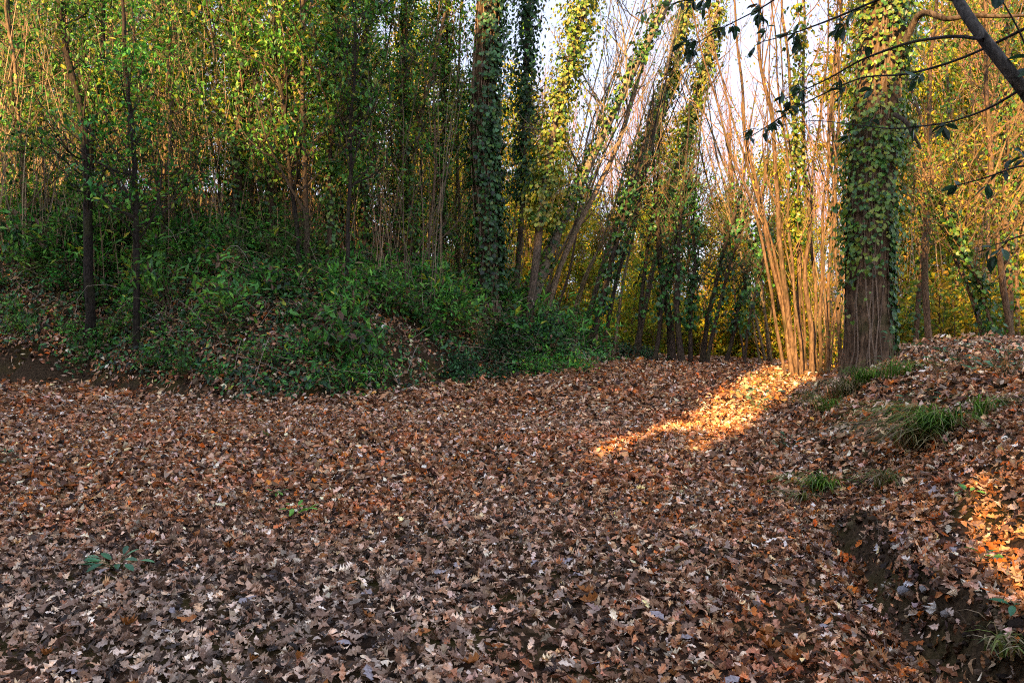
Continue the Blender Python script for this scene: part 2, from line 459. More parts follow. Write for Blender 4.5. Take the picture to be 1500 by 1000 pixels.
# the largest single leaves, each on its own
cps = []
for ci, c in enumerate([(.36, .22, .14), (.46, .33, .24), (.27, .14, .07), (.47, .41, .40), (.42, .16, .035), (.16, .08, .045), (.55, .20, .05)]):
    for v in range(3):
        q = Geo(); tp = OAK if v % 2 else OAK2
        leaves(q, np.array([[-.5, 0, 0]]), np.array([[1., 0, 0]]), np.array([[0, 0, 1.]]), [1.0], tp, np.array([c]), curl=0.4)
        ob = q.build('leaf', M_LITTER); me = ob.data; bpy.data.objects.remove(ob); cps.append(me)
pts = []
while len(pts) < 290:
    y = math.sqrt(random.uniform(3.0 ** 2, 5.6 ** 2)); x = random.uniform(-.64, .64) * y
    if all((x - a) ** 2 + (y - b) ** 2 > .11 ** 2 for a, b in pts): pts.append((x, y))
wts = [5, 4, 4, 2.5, 2, 2, .6]
for x, y in pts:
    nn = tnormal(np.array([x]), np.array([y]))[0]
    if nn[2] < .6: continue
    ci = random.choices(range(7), wts)[0]
    o = bpy.data.objects.new('leaf', cps[ci * 3 + random.randrange(3)]); COL.objects.link(o); o.parent = GROUND
    o.location = (x, y, tz(x, y) + random.uniform(.03, .05))
    q = Vector(tuple(nn + np.array([random.gauss(0, .25), random.gauss(0, .25), 0]))).to_track_quat('Z', 'Y')
    o.rotation_mode = 'QUATERNION'
    from mathutils import Quaternion
    o.rotation_quaternion = q @ Quaternion((0, 0, 1), random.uniform(0, 6.28))
    s = random.uniform(.07, .11); o.scale = (s, s, s)

# ------------------------------------------------------------------ trees
def curves_from(P0, D0, L, k, up=0.25, wob=0.12, rng=R):
    """N bending branches: start points, directions, lengths"""
    n = len(P0); t = np.linspace(0, 1, k)[None, :, None]
    D0 = nrm(D0)
    side = rdir(n, rng) * wob
    C = P0[:, None] + (D0[:, None] * t + np.array([0, 0, 1.0]) * up * t ** 2 + side[:, None] * np.sin(t * 3.1)) * L[:, None, None]
    return C

def at_path(Pth, t):
    k = len(Pth) - 1; f = np.clip(t, 0, 1) * k; i0 = np.minimum(f.astype(int), k - 1); w = (f - i0)[:, None]
    return Pth[i0] * (1 - w) + Pth[i0 + 1] * w

def grow(path, r0, r1, rng, nb=22, bl=(0.5, 1.8), bt=(.25, 1), elev=(.2, 1.1), sub=3, nleaf=1200, ls=(.05, .09), tpl=DIA,
         pal=GREENS, pw=None, sides=7, bark=BARKC, clump=0.16, up=.3, nring=24, lean_leaf=.3, twigcol=None, taper=1.0, rough=0.06, wob=.05):
    """returns trunk, branchwork and crown geometry of one tree along a centre line"""
    path = np.asarray(path, float)
    Q = resample(path, nring)
    t = np.linspace(0, 1, nring)
    ph = rng.uniform(0, 50, 4)
    Q[:, 0] += wob * noise(t * 7 + ph[0], t * 0 + ph[1], 2) * np.minimum(1, t * 6); Q[:, 1] += wob * noise(t * 7 + ph[2], t * 0 + ph[3], 2) * np.minimum(1, t * 6)
    rad = r0 + (r1 - r0) * t ** taper; rad[0] *= 1.35; rad[1] *= 1.12
    Tg = Geo(); Bg = Geo(); Cg = Geo()
    jit = 1 + rng.normal(0, rough, (1, nring, sides, 1))
    V, Fc = tubes(Q[None], rad[None], sides, jit)
    bc = np.array(bark) * np.exp(rng.normal(0, .15, (len(V), 1)))
    Tg.add(V, Fc, bc)
    tc = np.array(twigcol if twigcol is not None else bark)
    tt = rng.uniform(bt[0], bt[1], nb)
    P0 = at_path(Q, tt)
    az = rng.uniform(0, 2 * math.pi, nb); el = rng.uniform(elev[0], elev[1], nb)
    D0 = np.stack([np.cos(az) * np.cos(el), np.sin(az) * np.cos(el), np.sin(el)], 1)
    L = rng.uniform(bl[0], bl[1], nb) * (1.15 - .6 * tt)
    C = curves_from(P0, D0, L, 5, up, .12, rng)
    rb = np.minimum(np.interp(tt, t, rad) * .55, .014 * L + .006)
    V, Fc = tubes(C, rb[:, None] * np.linspace(1, .3, 5)[None], 4)
    Bg.add(V, Fc, tc * np.exp(rng.normal(0, .15, (len(V), 1))))
    ends = [C[:, 1:].reshape(-1, 3)]
    if sub:
        m = nb * sub
        ib = np.repeat(np.arange(nb), sub); ts = rng.uniform(.3, 1, m)
        k4 = ts * 4; i0 = np.minimum(k4.astype(int), 3); w = (k4 - i0)[:, None]
        P1 = C[ib, i0] * (1 - w) + C[ib, i0 + 1] * w
        D1 = nrm(D0[ib] + rdir(m, rng) * .9 + np.array([0, 0, .2]))
        C1 = curves_from(P1, D1, L[ib] * rng.uniform(.25, .55, m), 4, up, .15, rng)
        V, Fc = tubes(C1, (rb[ib] * .5)[:, None] * np.linspace(1, .3, 4)[None], 3)
        Bg.add(V, Fc, tc * np.exp(rng.normal(0, .2, (len(V), 1))))
        ends = [C1[:, 1:].reshape(-1, 3), C[:, 3:].reshape(-1, 3)]
    E = np.concatenate(ends)
    if nleaf:
        pk = rng.integers(0, len(E), nleaf)
        # leaves gather into clumps: some twigs carry many, some none
        wgt = rng.random(len(E)) ** 3.2; pk = rng.choice(len(E), nleaf, p=wgt / wgt.sum())
        P = E[pk] + rng.normal(0, clump, (nleaf, 3)) * np.array([1, 1, .7])
        D = nrm(rdir(nleaf, rng) + np.array([0, 0, -lean_leaf])); N = nrm(rdir(nleaf, rng) * .8 + np.array([0, 0, 1.0]))
        Ls = rng.uniform(ls[0], ls[1], nleaf)
        cc = pick(pal, pw if pw is not None else np.ones(len(pal)), nleaf, rng, .2)
        tw = (wgt[pk][:, None] * .3 + .85)
        leaves(Cg, P, D, N, Ls, tpl, cc * tw, rng=rng)
    return Tg, Bg, Cg, Q, rad

def ivy_on(g, Q, rad, rng, n, t0, t1, size=(.05, .085), thick=.05, side=None, sidew=0.0, pal=IVYC, pw=(3, 4, 3, 1), tpl=IVY, dens=None, sprout=0.0):
    """ivy leaves lapped over a stem between t0 and t1"""
    m = int(n * 1.6); t = rng.uniform(t0, t1, m)
    P = at_path(Q, t); T = nrm(at_path(np.gradient(Q, axis=0), t)); r = np.interp(t, np.linspace(0, 1, len(rad)), rad)
    az = rng.uniform(0, 2 * math.pi, m)
    O = np.stack([np.cos(az), np.sin(az), np.zeros(m)], 1); O = nrm(O - T * np.sum(O * T, 1, keepdims=True))
    keep = rng.random(m) < (0.62 + .45 * noise(az * 1.3, t * 14, 7))
    if side is not None:
        keep &= rng.random(m) < np.clip(.5 + .5 * sidew * (O @ np.array(side)) + (1 - sidew) * .5, 0, 1)
    if dens is not None: keep &= rng.random(m) < dens(t, O)
    P, T, r, O = P[keep], T[keep], r[keep], O[keep]; k = len(P)
    th = thick * rng.random(k) + sprout * rng.random(k) ** 4
    pos = P + O * (r + .01 + th)[:, None]
    D = nrm(-T * .8 + rdir(k, rng) * .5 + O * .25); N = nrm(O + rdir(k, rng) * .45 + np.array([0, 0, .35]))
    leaves(g, pos, D, N, rng.uniform(size[0], size[1], k), tpl, pick(pal, pw, k, rng, .22), rng=rng)

def stand(name, base, Tg=None, Bg=None, Cg=None, Ig=None, barkm=M_BARK2, leafm=M_LEAF, trunk='trunk'):
    r = empty(name, tuple(base)); kids = []
    if Tg: kids.append(Tg.build(trunk, barkm, r, base, True))
    if Bg and Bg.V: kids.append(tag(Bg.build('branchwork', M_TWIG, r, base), kind='stuff'))
    if Cg and Cg.V: kids.append(tag(Cg.build('crown', leafm, r, base), kind='stuff'))
    if Ig and Ig.V: kids.append(tag(Ig.build('ivy', M_IVY, r, base), kind='stuff'))
    KIDS[r.name] = kids
    return r

def pixpath(pts, Y, sink=.12, dY=0.0):
    """pts = [(px,py)...] from the foot up; the first py is ignored and taken from the ground"""
    n = len(pts); out = []
    x0 = (pts[0][0] - 750) / F * Y
    out.append(np.array([x0, Y, tz(x0, Y) - sink]))
    for k, (a, b) in enumerate(pts[1:], 1):
        out.append(pix(a, b, Y + dY * k / (n - 1)))
    return np.array(out)

ORD = ['first', 'second', 'third', 'fourth', 'fifth', 'sixth', 'seventh', 'eighth', 'ninth', 'tenth', 'eleventh', 'twelfth', 'thirteenth', 'fourteenth',
       'fifteenth', 'sixteenth', 'seventeenth', 'eighteenth', 'nineteenth', 'twentieth']
def ordn(k):
    if k < 20: return ORD[k]
    tens = {2: 'twenty', 3: 'thirty', 4: 'forty', 5: 'fifty', 6: 'sixty', 7: 'seventy', 8: 'eighty', 9: 'ninety'}
    a, b = divmod(k + 1, 10)
    return tens[a][:-1] + 'ieth' if b == 0 else tens[a] + '-' + ORD[b - 1]

# --- the two big ivy-clad oaks
def big_oak(pts, Y, r0, r1, rng, ivy_args, label, limbs, tone=1.0):
    path = pixpath(pts, Y)
    nr = 150; Q = resample(path, nr); sides = 56
    t = np.linspace(0, 1, nr); h = Q[:, 2] - Q[0, 2]
    rad = r0 + (r1 - r0) * t; rad = rad * (1 + .28 * np.exp(-h / .25))
    ang = np.linspace(0, 2 * math.pi, sides, endpoint=False)
    A, HH_ = np.meshgrid(ang, h)
    wob = .05 * noise(A * 1.2, HH_ * .8, 3)
    # furrowed plates of bark
    fur = np.abs(noise(A * 9 + 1.2 * noise(A * 2, HH_ * 2, 8), HH_ * 7.5, 13)) ** .6
    fur2 = np.abs(noise(A * 18, HH_ * 7, 17))
    but = .12 * np.exp(-HH_ / .35) * np.cos(A * 5 + 1)
    jit = (1 + wob + but - .055 * (1 - fur) - .02 * fur2)[None, :, :, None]
    V, Fc = tubes(Q[None], rad[None], sides, jit)
    Tg = Geo()
    colr = np.array((.19, .125, .075))[None] * tone * (.45 + .75 * fur.ravel()[:, None]) * (1 + .15 * noise(A * 3, HH_ * 1.5, 19).ravel()[:, None])
    Tg.add(V, Fc, np.clip(colr, .01, 1))
    base = Q[0] + np.array([0, 0, .12])
    r = empty('oak_tree', tuple(base)); kids = []
    kids.append(Tg.build('trunk', M_BARK, r, base, True))
    # limbs high up carrying the crown
    Bg = Geo(); Cg = Geo()
    for (tt, az, el, L) in limbs:
        P0 = at_path(Q, np.array([tt]))[0]
        d = np.array([math.cos(az) * math.cos(el), math.sin(az) * math.cos(el), math.sin(el)])
        C = curves_from(P0[None], d[None], np.array([L]), 9, .2, .12, rng)[0]
        t1, b1, c1, _, _ = grow(C, r1 * .42, .02, rng, nb=16, bl=(.5, 1.6), bt=(.2, 1), sub=4, nleaf=1400, ls=(.07, .12), pal=GOLD + GREENS[:2], sides=8, nring=12, elev=(-.2, 1))
        lm = t1.build('limb', M_BARK, r, base, True); kids.append(lm)
        Bg.V += b1.V; Bg.C += b1.C; Bg.Fc += [f + Bg.n for f in b1.Fc]; Bg.n += b1.n
        Cg.V += c1.V; Cg.C += c1.C; Cg.Fc += [f + Cg.n for f in c1.Fc]; Cg.n += c1.n
    kids.append(tag(Bg.build('branchwork', M_TWIG, r, base), kind='stuff'))
    kids.append(tag(Cg.build('crown', M_LEAF, r, base), kind='stuff'))
    Ig = Geo()
    for a in ivy_args: ivy_on(Ig, Q, rad, rng, **a)
    kids.append(tag(Ig.build('ivy', M_IVY, r, base), kind='stuff'))
    # woody ivy stems climbing the bark
    Vg = Geo()
    for k in range(16):
        a0 = rng.uniform(0, 6.28) if k > 8 else rng.uniform(3.4, 6.0); tt = np.linspace(0.0, rng.uniform(.3, .95), 22)
        pc = at_path(Q, tt); rr = np.interp(tt, t, rad)
        aa = a0 + np.cumsum(rng.normal(0, .09, 22))
        c = pc + np.stack([np.cos(aa), np.sin(aa), np.zeros(22)], 1) * (rr * 1.0 + .006)[:, None]
        V, Fc = tubes(c[None], np.full((1, 22), rng.uniform(.005, .014)), 5); Vg.add(V, Fc, np.array((.26, .19, .13)) * rng.uniform(.6, 1.2))
    kids.append(tag(Vg.build('vine_stems', M_TWIG, r, base), kind='stuff'))
    tag(r, label, 'tree')
    return r, Q, rad

rg = np.random.default_rng(3)
oakR, QR, RR_ = big_oak([(1274, 525), (1272, 430), (1274, 300), (1285, 150), (1298, 0), (1312, -220), (1318, -420)], 11.4, .315, .275, rg,
    [dict(n=17000, t0=.07, t1=1, thick=.08, dens=lambda t, O: S(.08, .26, t + .05 * noise(np.arctan2(O[:, 1], O[:, 0]) * 2.2, t * 25, 3)) ** 1.5 * (.75 + .35 * noise(np.arctan2(O[:, 1], O[:, 0]) * 3, t * 30, 9)), size=(.032, .07), sprout=.25, pw=(1.5, 3, 5, 4), side=(.3, -1, 0), sidew=.2),  # upper ivy weighted to yellow-green, sunlight put into its colour
     dict(n=2600, t0=.02, t1=.24, thick=.06, size=(.04, .08), dens=lambda t, O: (O[:, 0] > .45) * .9, pw=(4, 4, 1, .3)),
     dict(n=500, t0=.14, t1=.24, thick=.06, size=(.04, .08), dens=lambda t, O: (O[:, 0] < -.75) * 1.0)],
    'thick oak with ivy from top to waist and bare furrowed bark on its lower trunk', 
    [(.62, .3, .5, 3.5), (.7, 2.9, .6, 3.2), (.8, 1.6, .7, 3.5), (.85, 4.4, .8, 2.6), (.92, 0, .9, 3), (.97, 3.3, 1, 3), (.66, 4.9, .3, 2.4)])
rg = np.random.default_rng(4)
oakL, QL, RL_ = big_oak([(716, 440), (712, 330), (705, 200), (710, 90), (716, 0), (722, -150), (726, -300)], 19.4, .30, .26, rg,
    [dict(n=11000, t0=.05, t1=1, thick=.14, size=(.06, .11), dens=lambda t, O: np.clip(.55 + O[:, 0], .12, 1), sprout=.4, pal=DARKG + [(.12, .2, .03)], pw=(3, 4, 3, 2, 1)),  # dark greens chosen to put this trunk's shade into the ivy
     dict(n=1200, t0=.0, t1=.45, thick=.12, size=(.06, .10), sprout=.3, pw=(6, 3, .5, .1))],
    'tall straight oak on the end of the left bank, ivy thickest on its right',
    [(.68, .3, .6, 3.5), (.75, 2.9, .6, 3), (.85, 1.6, .7, 3.5), (.9, 4.4, .8, 2.6), (.97, .5, 1, 3)], tone=.5)

# small dead hooked limb on the right oak
g = Geo()
pp = np.array([pix(1310, 168, 10.8), pix(1328, 178, 10.6), pix(1336, 196, 10.5), pix(1345, 208, 10.5), pix(1349, 219, 10.5)])
V, Fc = tubes(resample(pp, 9)[None], np.linspace(.035, .016, 9)[None], 7); g.add(V, Fc, (.10, .075, .055))
o = g.build('dead_limb', M_BARK, oakR, oakR.location, True)
g = Geo()
pp = np.array([pix(1325, 62, 10.9), pix(1345, 20, 10.7), pix(1362, 18, 10.4), pix(1385, 30, 10.2), pix(1420, 22, 10), pix(1470, 25, 9.8), pix(1530, 20, 9.6)])
V, Fc = tubes(resample(pp, 20)[None], np.linspace(.05, .015, 20)[None], 7); g.add(V, Fc, (.12, .09, .065))
o = g.build('limb', M_BARK, oakR, oakR.location, True)

# --- single trees placed after the photograph
def single(name, pts, Y, r0, r1, seed, label, cat='tree', group=None, ivy=None, bark=BARKC, barkm=M_BARK2, leafm=M_LEAF, dY=0.0, **kw):
    rng = np.random.default_rng(seed)
    Q0 = pixpath(pts, Y, dY=dY)
    Tg, Bg, Cg, Q, rad = grow(Q0, r0, r1, rng, bark=bark, **kw)
    Ig = Geo()
    for a in (ivy or []): ivy_on(Ig, Q, rad, rng, **a)
    r = stand(name, Q[0] + np.array([0, 0, .12]), Tg, Bg, Cg, Ig, barkm, leafm)
    tag(r, label, cat, group)
    return r

# leaning ivy trees in the middle, tops to the upper right
single('leaning_tree', [(768, 470), (800, 380), (848, 280), (893, 180), (935, 90), (975, 15), (1020, -90)], 20, .125, .07, 21,
       'ivy-hung pale stem leaning far to the right across the open sky', ivy=[dict(n=1900, t0=.02, t1=.85, thick=.12, size=(.06, .11), sprout=.25, side=(-1, -.2, 0), sidew=.7)],
       nleaf=160, nb=26, bl=(.6, 2.4), bt=(.35, 1), up=.5, bark=(.30, .25, .18), elev=(.4, 1.3), sub=4)
single('leaning_tree', [(790, 470), (820, 390), (862, 300), (905, 215), (930, 130), (958, 40), (985, -60)], 20.5, .08, .045, 22,
       'slimmer bare stem leaning right close under the ivy-hung pale one', nleaf=60, nb=22, bl=(.6, 2.2), bt=(.35, 1), up=.5, bark=(.34, .25, .16), elev=(.4, 1.3), sub=4)
single('ivy_tree', [(772, 450), (788, 330), (806, 230), (826, 130), (850, 40), (872, -60), (885, -160)], 19.2, .10, .07, 23,
       'column of sunlit yellow ivy just right of the left oak', ivy=[dict(n=5200, t0=.25, t1=1, thick=.3, size=(.05, .1), sprout=.6, pal=IVYC + [(.34, .30, .04), (.26, .27, .04)], pw=(1, 2, 4, 5, 3, 4))],
       nleaf=900, pal=GOLD, nb=26, bl=(.5, 1.4), sub=3)
single('ivy_tree', [(752, 450), (765, 300), (768, 200), (770, 100), (776, 0), (780, -120)], 21, .08, .05, 24,
       'thin dark tree thick with ivy between the left oak and the yellow ivy column', ivy=[dict(n=3000, t0=.3, t1=1, thick=.25, size=(.06, .12), sprout=.3, pal=DARKG, pw=(3, 3, 2, 1))], nleaf=900, pal=DARKG, nb=24, bl=(.5, 1.3))
single('leaning_tree', [(850, 480), (880, 400), (912, 300), (945, 200), (985, 110), (1010, 0), (1030, -100)], 24, .09, .05, 25,
       'thin leaning tree with yellow ivy behind the pale leaning stem', ivy=[dict(n=2600, t0=.3, t1=.9, thick=.2, size=(.07, .13), sprout=.3, pal=IVYC + [(.34, .30, .04)], pw=(1, 2, 3, 4, 4))],
       nleaf=300, nb=26, bl=(.6, 2.2), sub=4, up=.5, pal=GOLD)
single('leaning_tree', [(930, 500), (955, 400), (985, 280), (1008, 190), (1030, 110), (1048, 40), (1060, -80)], 24, .085, .05, 26,
       'forked thin tree with yellow ivy leaning right, nearest the orange-brown crown', ivy=[dict(n=2200, t0=.35, t1=.95, thick=.2, size=(.07, .13), sprout=.3, pal=IVYC + [(.34, .30, .04)], pw=(1, 2, 3, 4, 4))],
       nleaf=300, nb=26, bl=(.6, 2.4), sub=4, up=.5, pal=GOLD)

sl = []
q = random.Random(55)
for k in range(17):
    Ys = q.uniform(21.5, 28); bx = q.uniform(745, 905) if k < 12 else q.uniform(1085, 1150); ln = q.uniform(90, 230) if k < 12 else -q.uniform(60, 150); H_ = q.uniform(420, 560)
    sl.append((bx, Ys, [(bx + ln * (u ** q.uniform(.9, 1.2)) + q.uniform(-6, 6) * (u > 0), 490 - H_ * u) for u in (0, .2, .4, .6, .8, 1)], k < 12))
sl.sort(key=lambda a: a[0])
cn = {True: 0, False: 0}
for k, (bx, Ys, pts, right) in enumerate(sl):
    single('slender_tree', pts, Ys, q.uniform(.03, .055), .012, 400 + k, '%s from the left of the slender bare stems leaning %s past the path end' % (ordn(cn[right]), 'right' if right else 'left'), group='slender bare stems leaning over the far path',
           nleaf=50 if k % 3 else 500, pal=GOLD, nb=14, bl=(.5, 2.4), bt=(.3, 1), up=.45, bark=(.30, .23, .14) if k % 3 else (.16, .11, .08), elev=(.5, 1.3), sub=3, nring=26)
    cn[right] += 1

# stems at the end of the path, their shade put into dark colours
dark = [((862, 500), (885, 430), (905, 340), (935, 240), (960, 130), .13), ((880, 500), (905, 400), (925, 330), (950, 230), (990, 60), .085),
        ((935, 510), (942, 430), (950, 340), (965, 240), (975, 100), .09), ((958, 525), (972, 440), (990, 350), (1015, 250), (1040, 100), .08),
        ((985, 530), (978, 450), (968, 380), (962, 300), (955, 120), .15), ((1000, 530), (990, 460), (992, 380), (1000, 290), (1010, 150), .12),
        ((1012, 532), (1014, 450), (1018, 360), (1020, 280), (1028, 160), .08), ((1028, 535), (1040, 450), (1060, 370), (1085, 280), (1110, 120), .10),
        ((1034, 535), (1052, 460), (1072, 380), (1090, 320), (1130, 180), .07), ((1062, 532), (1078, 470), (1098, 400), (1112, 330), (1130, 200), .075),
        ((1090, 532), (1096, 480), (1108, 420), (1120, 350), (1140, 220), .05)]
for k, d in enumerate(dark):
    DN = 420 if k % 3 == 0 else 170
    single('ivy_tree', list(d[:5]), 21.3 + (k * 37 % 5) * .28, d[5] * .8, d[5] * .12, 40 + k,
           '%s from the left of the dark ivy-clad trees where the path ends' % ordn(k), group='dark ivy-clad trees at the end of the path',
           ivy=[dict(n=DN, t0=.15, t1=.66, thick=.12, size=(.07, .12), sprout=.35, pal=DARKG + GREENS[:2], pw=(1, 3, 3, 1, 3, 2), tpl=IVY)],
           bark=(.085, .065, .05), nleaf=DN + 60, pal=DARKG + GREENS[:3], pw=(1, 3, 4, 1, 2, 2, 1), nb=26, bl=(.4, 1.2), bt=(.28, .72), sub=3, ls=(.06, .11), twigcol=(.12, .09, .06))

# chestnut coppice: one stool of many stems
def coppice(name, stems, Y, label, seed, bark=CHESTC, nleaf=60, ivyf=.3, pal=GOLD, cat='tree'):
    rng = np.random.default_rng(seed)
    cx = np.mean([s[0][0] for s in stems]); x0 = (cx - 750) / F * Y
    base = np.array([x0, Y, tz(x0, Y)])
    r = empty(name, tuple(base)); kids = []
    Bg = Geo(); Cg = Geo(); Ig = Geo()
    for s in stems:
        yy = Y + rng.uniform(-.35, .35)
        Q0 = pixpath(list(s[:-1]), yy, dY=rng.uniform(-1.5, 1.5))
        t1, b1, c1, Q, rad = grow(Q0, s[-1], s[-1] * .35, rng, bark=bark, nb=9, bl=(.5, 2.2), bt=(.35, 1), sub=3, up=.6, elev=(.5, 1.35), nleaf=nleaf, pal=pal, ls=(.06, .11), sides=8, nring=36, twigcol=(.22, .14, .08), wob=.13)
        kids.append(t1.build('stem', M_BARK, r, base, True))
        for A, B in ((Bg, b1), (Cg, c1)):
            A.V += B.V; A.C += B.C; A.Fc += [f + A.n for f in B.Fc]; A.n += B.n
        if rng.random() < ivyf: ivy_on(Ig, Q, rad, rng, n=900, t0=.35, t1=.9, thick=.12, size=(.05, .1), sprout=.3, pal=IVYC + [(.3, .27, .04)], pw=(1, 2, 3, 3, 3))
    sg = Geo(); u_ = np.linspace(0, 1, 9); an = np.linspace(0, 2 * math.pi, 28, endpoint=False)
    U, A_ = np.meshgrid(u_, an, indexing='ij')
    rr_ = (.52 - .34 * U ** .6) * (1 + .28 * noise(A_ * 2.4, U * 2, 4) + .12 * noise(A_ * 6, U * 6, 6)); zz_ = U ** .8 * .30 * (1 + .3 * noise(A_ * 2, U, 12)) - .1
    Vs = np.stack([rr_ * np.cos(A_), rr_ * np.sin(A_) * .7, zz_], -1).reshape(-1, 3) + base
    ii = np.arange(28); fs = np.concatenate([np.stack([q_ * 28 + ii, q_ * 28 + (ii + 1) % 28, (q_ + 1) * 28 + (ii + 1) % 28, (q_ + 1) * 28 + ii], 1) for q_ in range(8)])
    sg.add(Vs, fs, (.10, .07, .045)); kids.append(sg.build('stool', M_BARK, r, base, True))
    kids.append(tag(Bg.build('branchwork', M_TWIG, r, base), kind='stuff'))
    if Cg.V: kids.append(tag(Cg.build('crown', M_LEAF, r, base), kind='stuff'))
    if Ig.V: kids.append(tag(Ig.build('ivy', M_IVY, r, base), kind='stuff'))
    tag(r, label, cat); KIDS[r.name] = kids
    return r
ch = [((1168, 530), (1150, 460), (1128, 370), (1096, 270), (1062, 180), (1030, 70), (1010, -30), .075),
      ((1176, 532), (1160, 470), (1140, 390), (1112, 280), (1092, 180), (1078, 60), (1070, -60), .085),
      ((1180, 532), (1166, 470), (1150, 370), (1136, 270), (1128, 170), (1112, 50), (1104, -60), .08),
      ((1186, 533), (1172, 450), (1160, 350), (1150, 260), (1140, 160), (1136, 60), (1132, -60), .07),
      ((1190, 533), (1178, 460), (1172, 360), (1168, 250), (1160, 150), (1150, 30), (1146, -60), .095),
      ((1196, 533), (1192, 450), (1186, 350), (1180, 250), (1176, 160), (1178, 50), (1182, -60), .07),
      ((1200, 534), (1198, 440), (1196, 330), (1192, 230), (1204, 130), (1212, 20), (1216, -60), .08),
      ((1206, 534), (1207, 440), (1206, 350), (1210, 240), (1218, 140), (1222, 30), (1226, -60), .06),
      ((1212, 534), (1214, 450), (1212, 360), (1218, 250), (1226, 150), (1234, 40), (1240, -60), .05),
      ((1216, 534), (1222, 460), (1226, 370), (1229, 250), (1232, 150), (1240, 40), (1246, -60), .04),
      ((1172, 531), (1152, 490), (1146, 430), (1134, 380), (1120, 330), (1100, 240), (1088, 150), .04),
      ((1164, 531), (1160, 500), (1162, 440), (1150, 400), (1140, 330), (1128, 240), (1120, 150), .035)]
rc = random.Random(17)
for k in range(7):
    b_ = rc.choice(ch[:10]); w_ = rc.uniform(-26, 30)
    ch.append(tuple((px + rc.uniform(-9, 9) + w_ * (530 - py) / 450 + rc.uniform(-6, 6) * (py < 500), py) for px, py in b_[:7]) + (rc.uniform(.03, .055),))
ch = [tuple((px + (i_ - 9) * 1.6 * max(0, 1 - (533 - py) / 300), py) for px, py in c_[:7]) + (c_[7] * (.55 + .35 * (i_ % 3) / 2),) for i_, c_ in enumerate(ch)]
coppice('chestnut_coppice', ch, 18.2, 'fan of orange-lit chestnut stems from one stool left of the thick oak', 71, ivyf=.3)

# stems to the right of the oak
rs = [((1365, 520), (1352, 420), (1360, 300), (1362, 180), (1368, 60), (1375, -60), .07, 15.5, 'upright thin stem first to the right of the thick oak'),
      ((1340, 522), (1346, 440), (1356, 340), (1330, 220), (1325, 120), (1322, -40), .055, 16.5, 'thin ivy-flecked stem rising hard against the right side of the thick oak'),
      ((1448, 505), (1425, 440), (1395, 370), (1372, 270), (1350, 180), (1320, 60), .05, 14.5, 'slanting bare stem leaning left over the right bank'),
      ((1462, 500), (1440, 420), (1412, 380), (1390, 330), (1370, 290), (1350, 250), .035, 14.2, 'thinner slanting stem beside the bare one leaning left'),
      ((1487, 505), (1470, 420), (1458, 340), (1450, 240), (1447, 140), (1440, -40), .065, 15, 'orange-lit pole leaning slightly left near the right edge'),
      ((1478, 505), (1476, 400), (1470, 300), (1472, 180), (1478, 80), (1480, -40), .085, 16, 'thickest orange-lit pole near the right edge'),
      ((1494, 505), (1490, 400), (1486, 300), (1496, 200), (1500, 100), (1506, -40), .05, 16.8, 'thin pole at the very right edge'),
      ((1400, 518), (1402, 430), (1408, 330), (1398, 230), (1390, 140), (1380, -20), .05, 19, 'upright stem midway between oak and right edge'),
      ((1420, 515), (1432, 420), (1440, 330), (1428, 220), (1424, 120), (1410, -20), .045, 20, 'curving stem midway behind the slanting bare ones')]
for k, d in enumerate(rs):
    single('thin_tree', list(d[:6]), d[7], d[6], d[6] * .4, 90 + k, d[8], bark=CHESTC, nleaf=1000, pal=GOLD + GREENS[1:3], nb=26, bl=(.5, 1.8), bt=(.3, 1), sub=4, up=.4, ls=(.05, .1),
           ivy=[dict(n=700, t0=.1, t1=.9, thick=.12, size=(.05, .09), sprout=.2)] if k % 2 else None, twigcol=(.26, .17, .09))

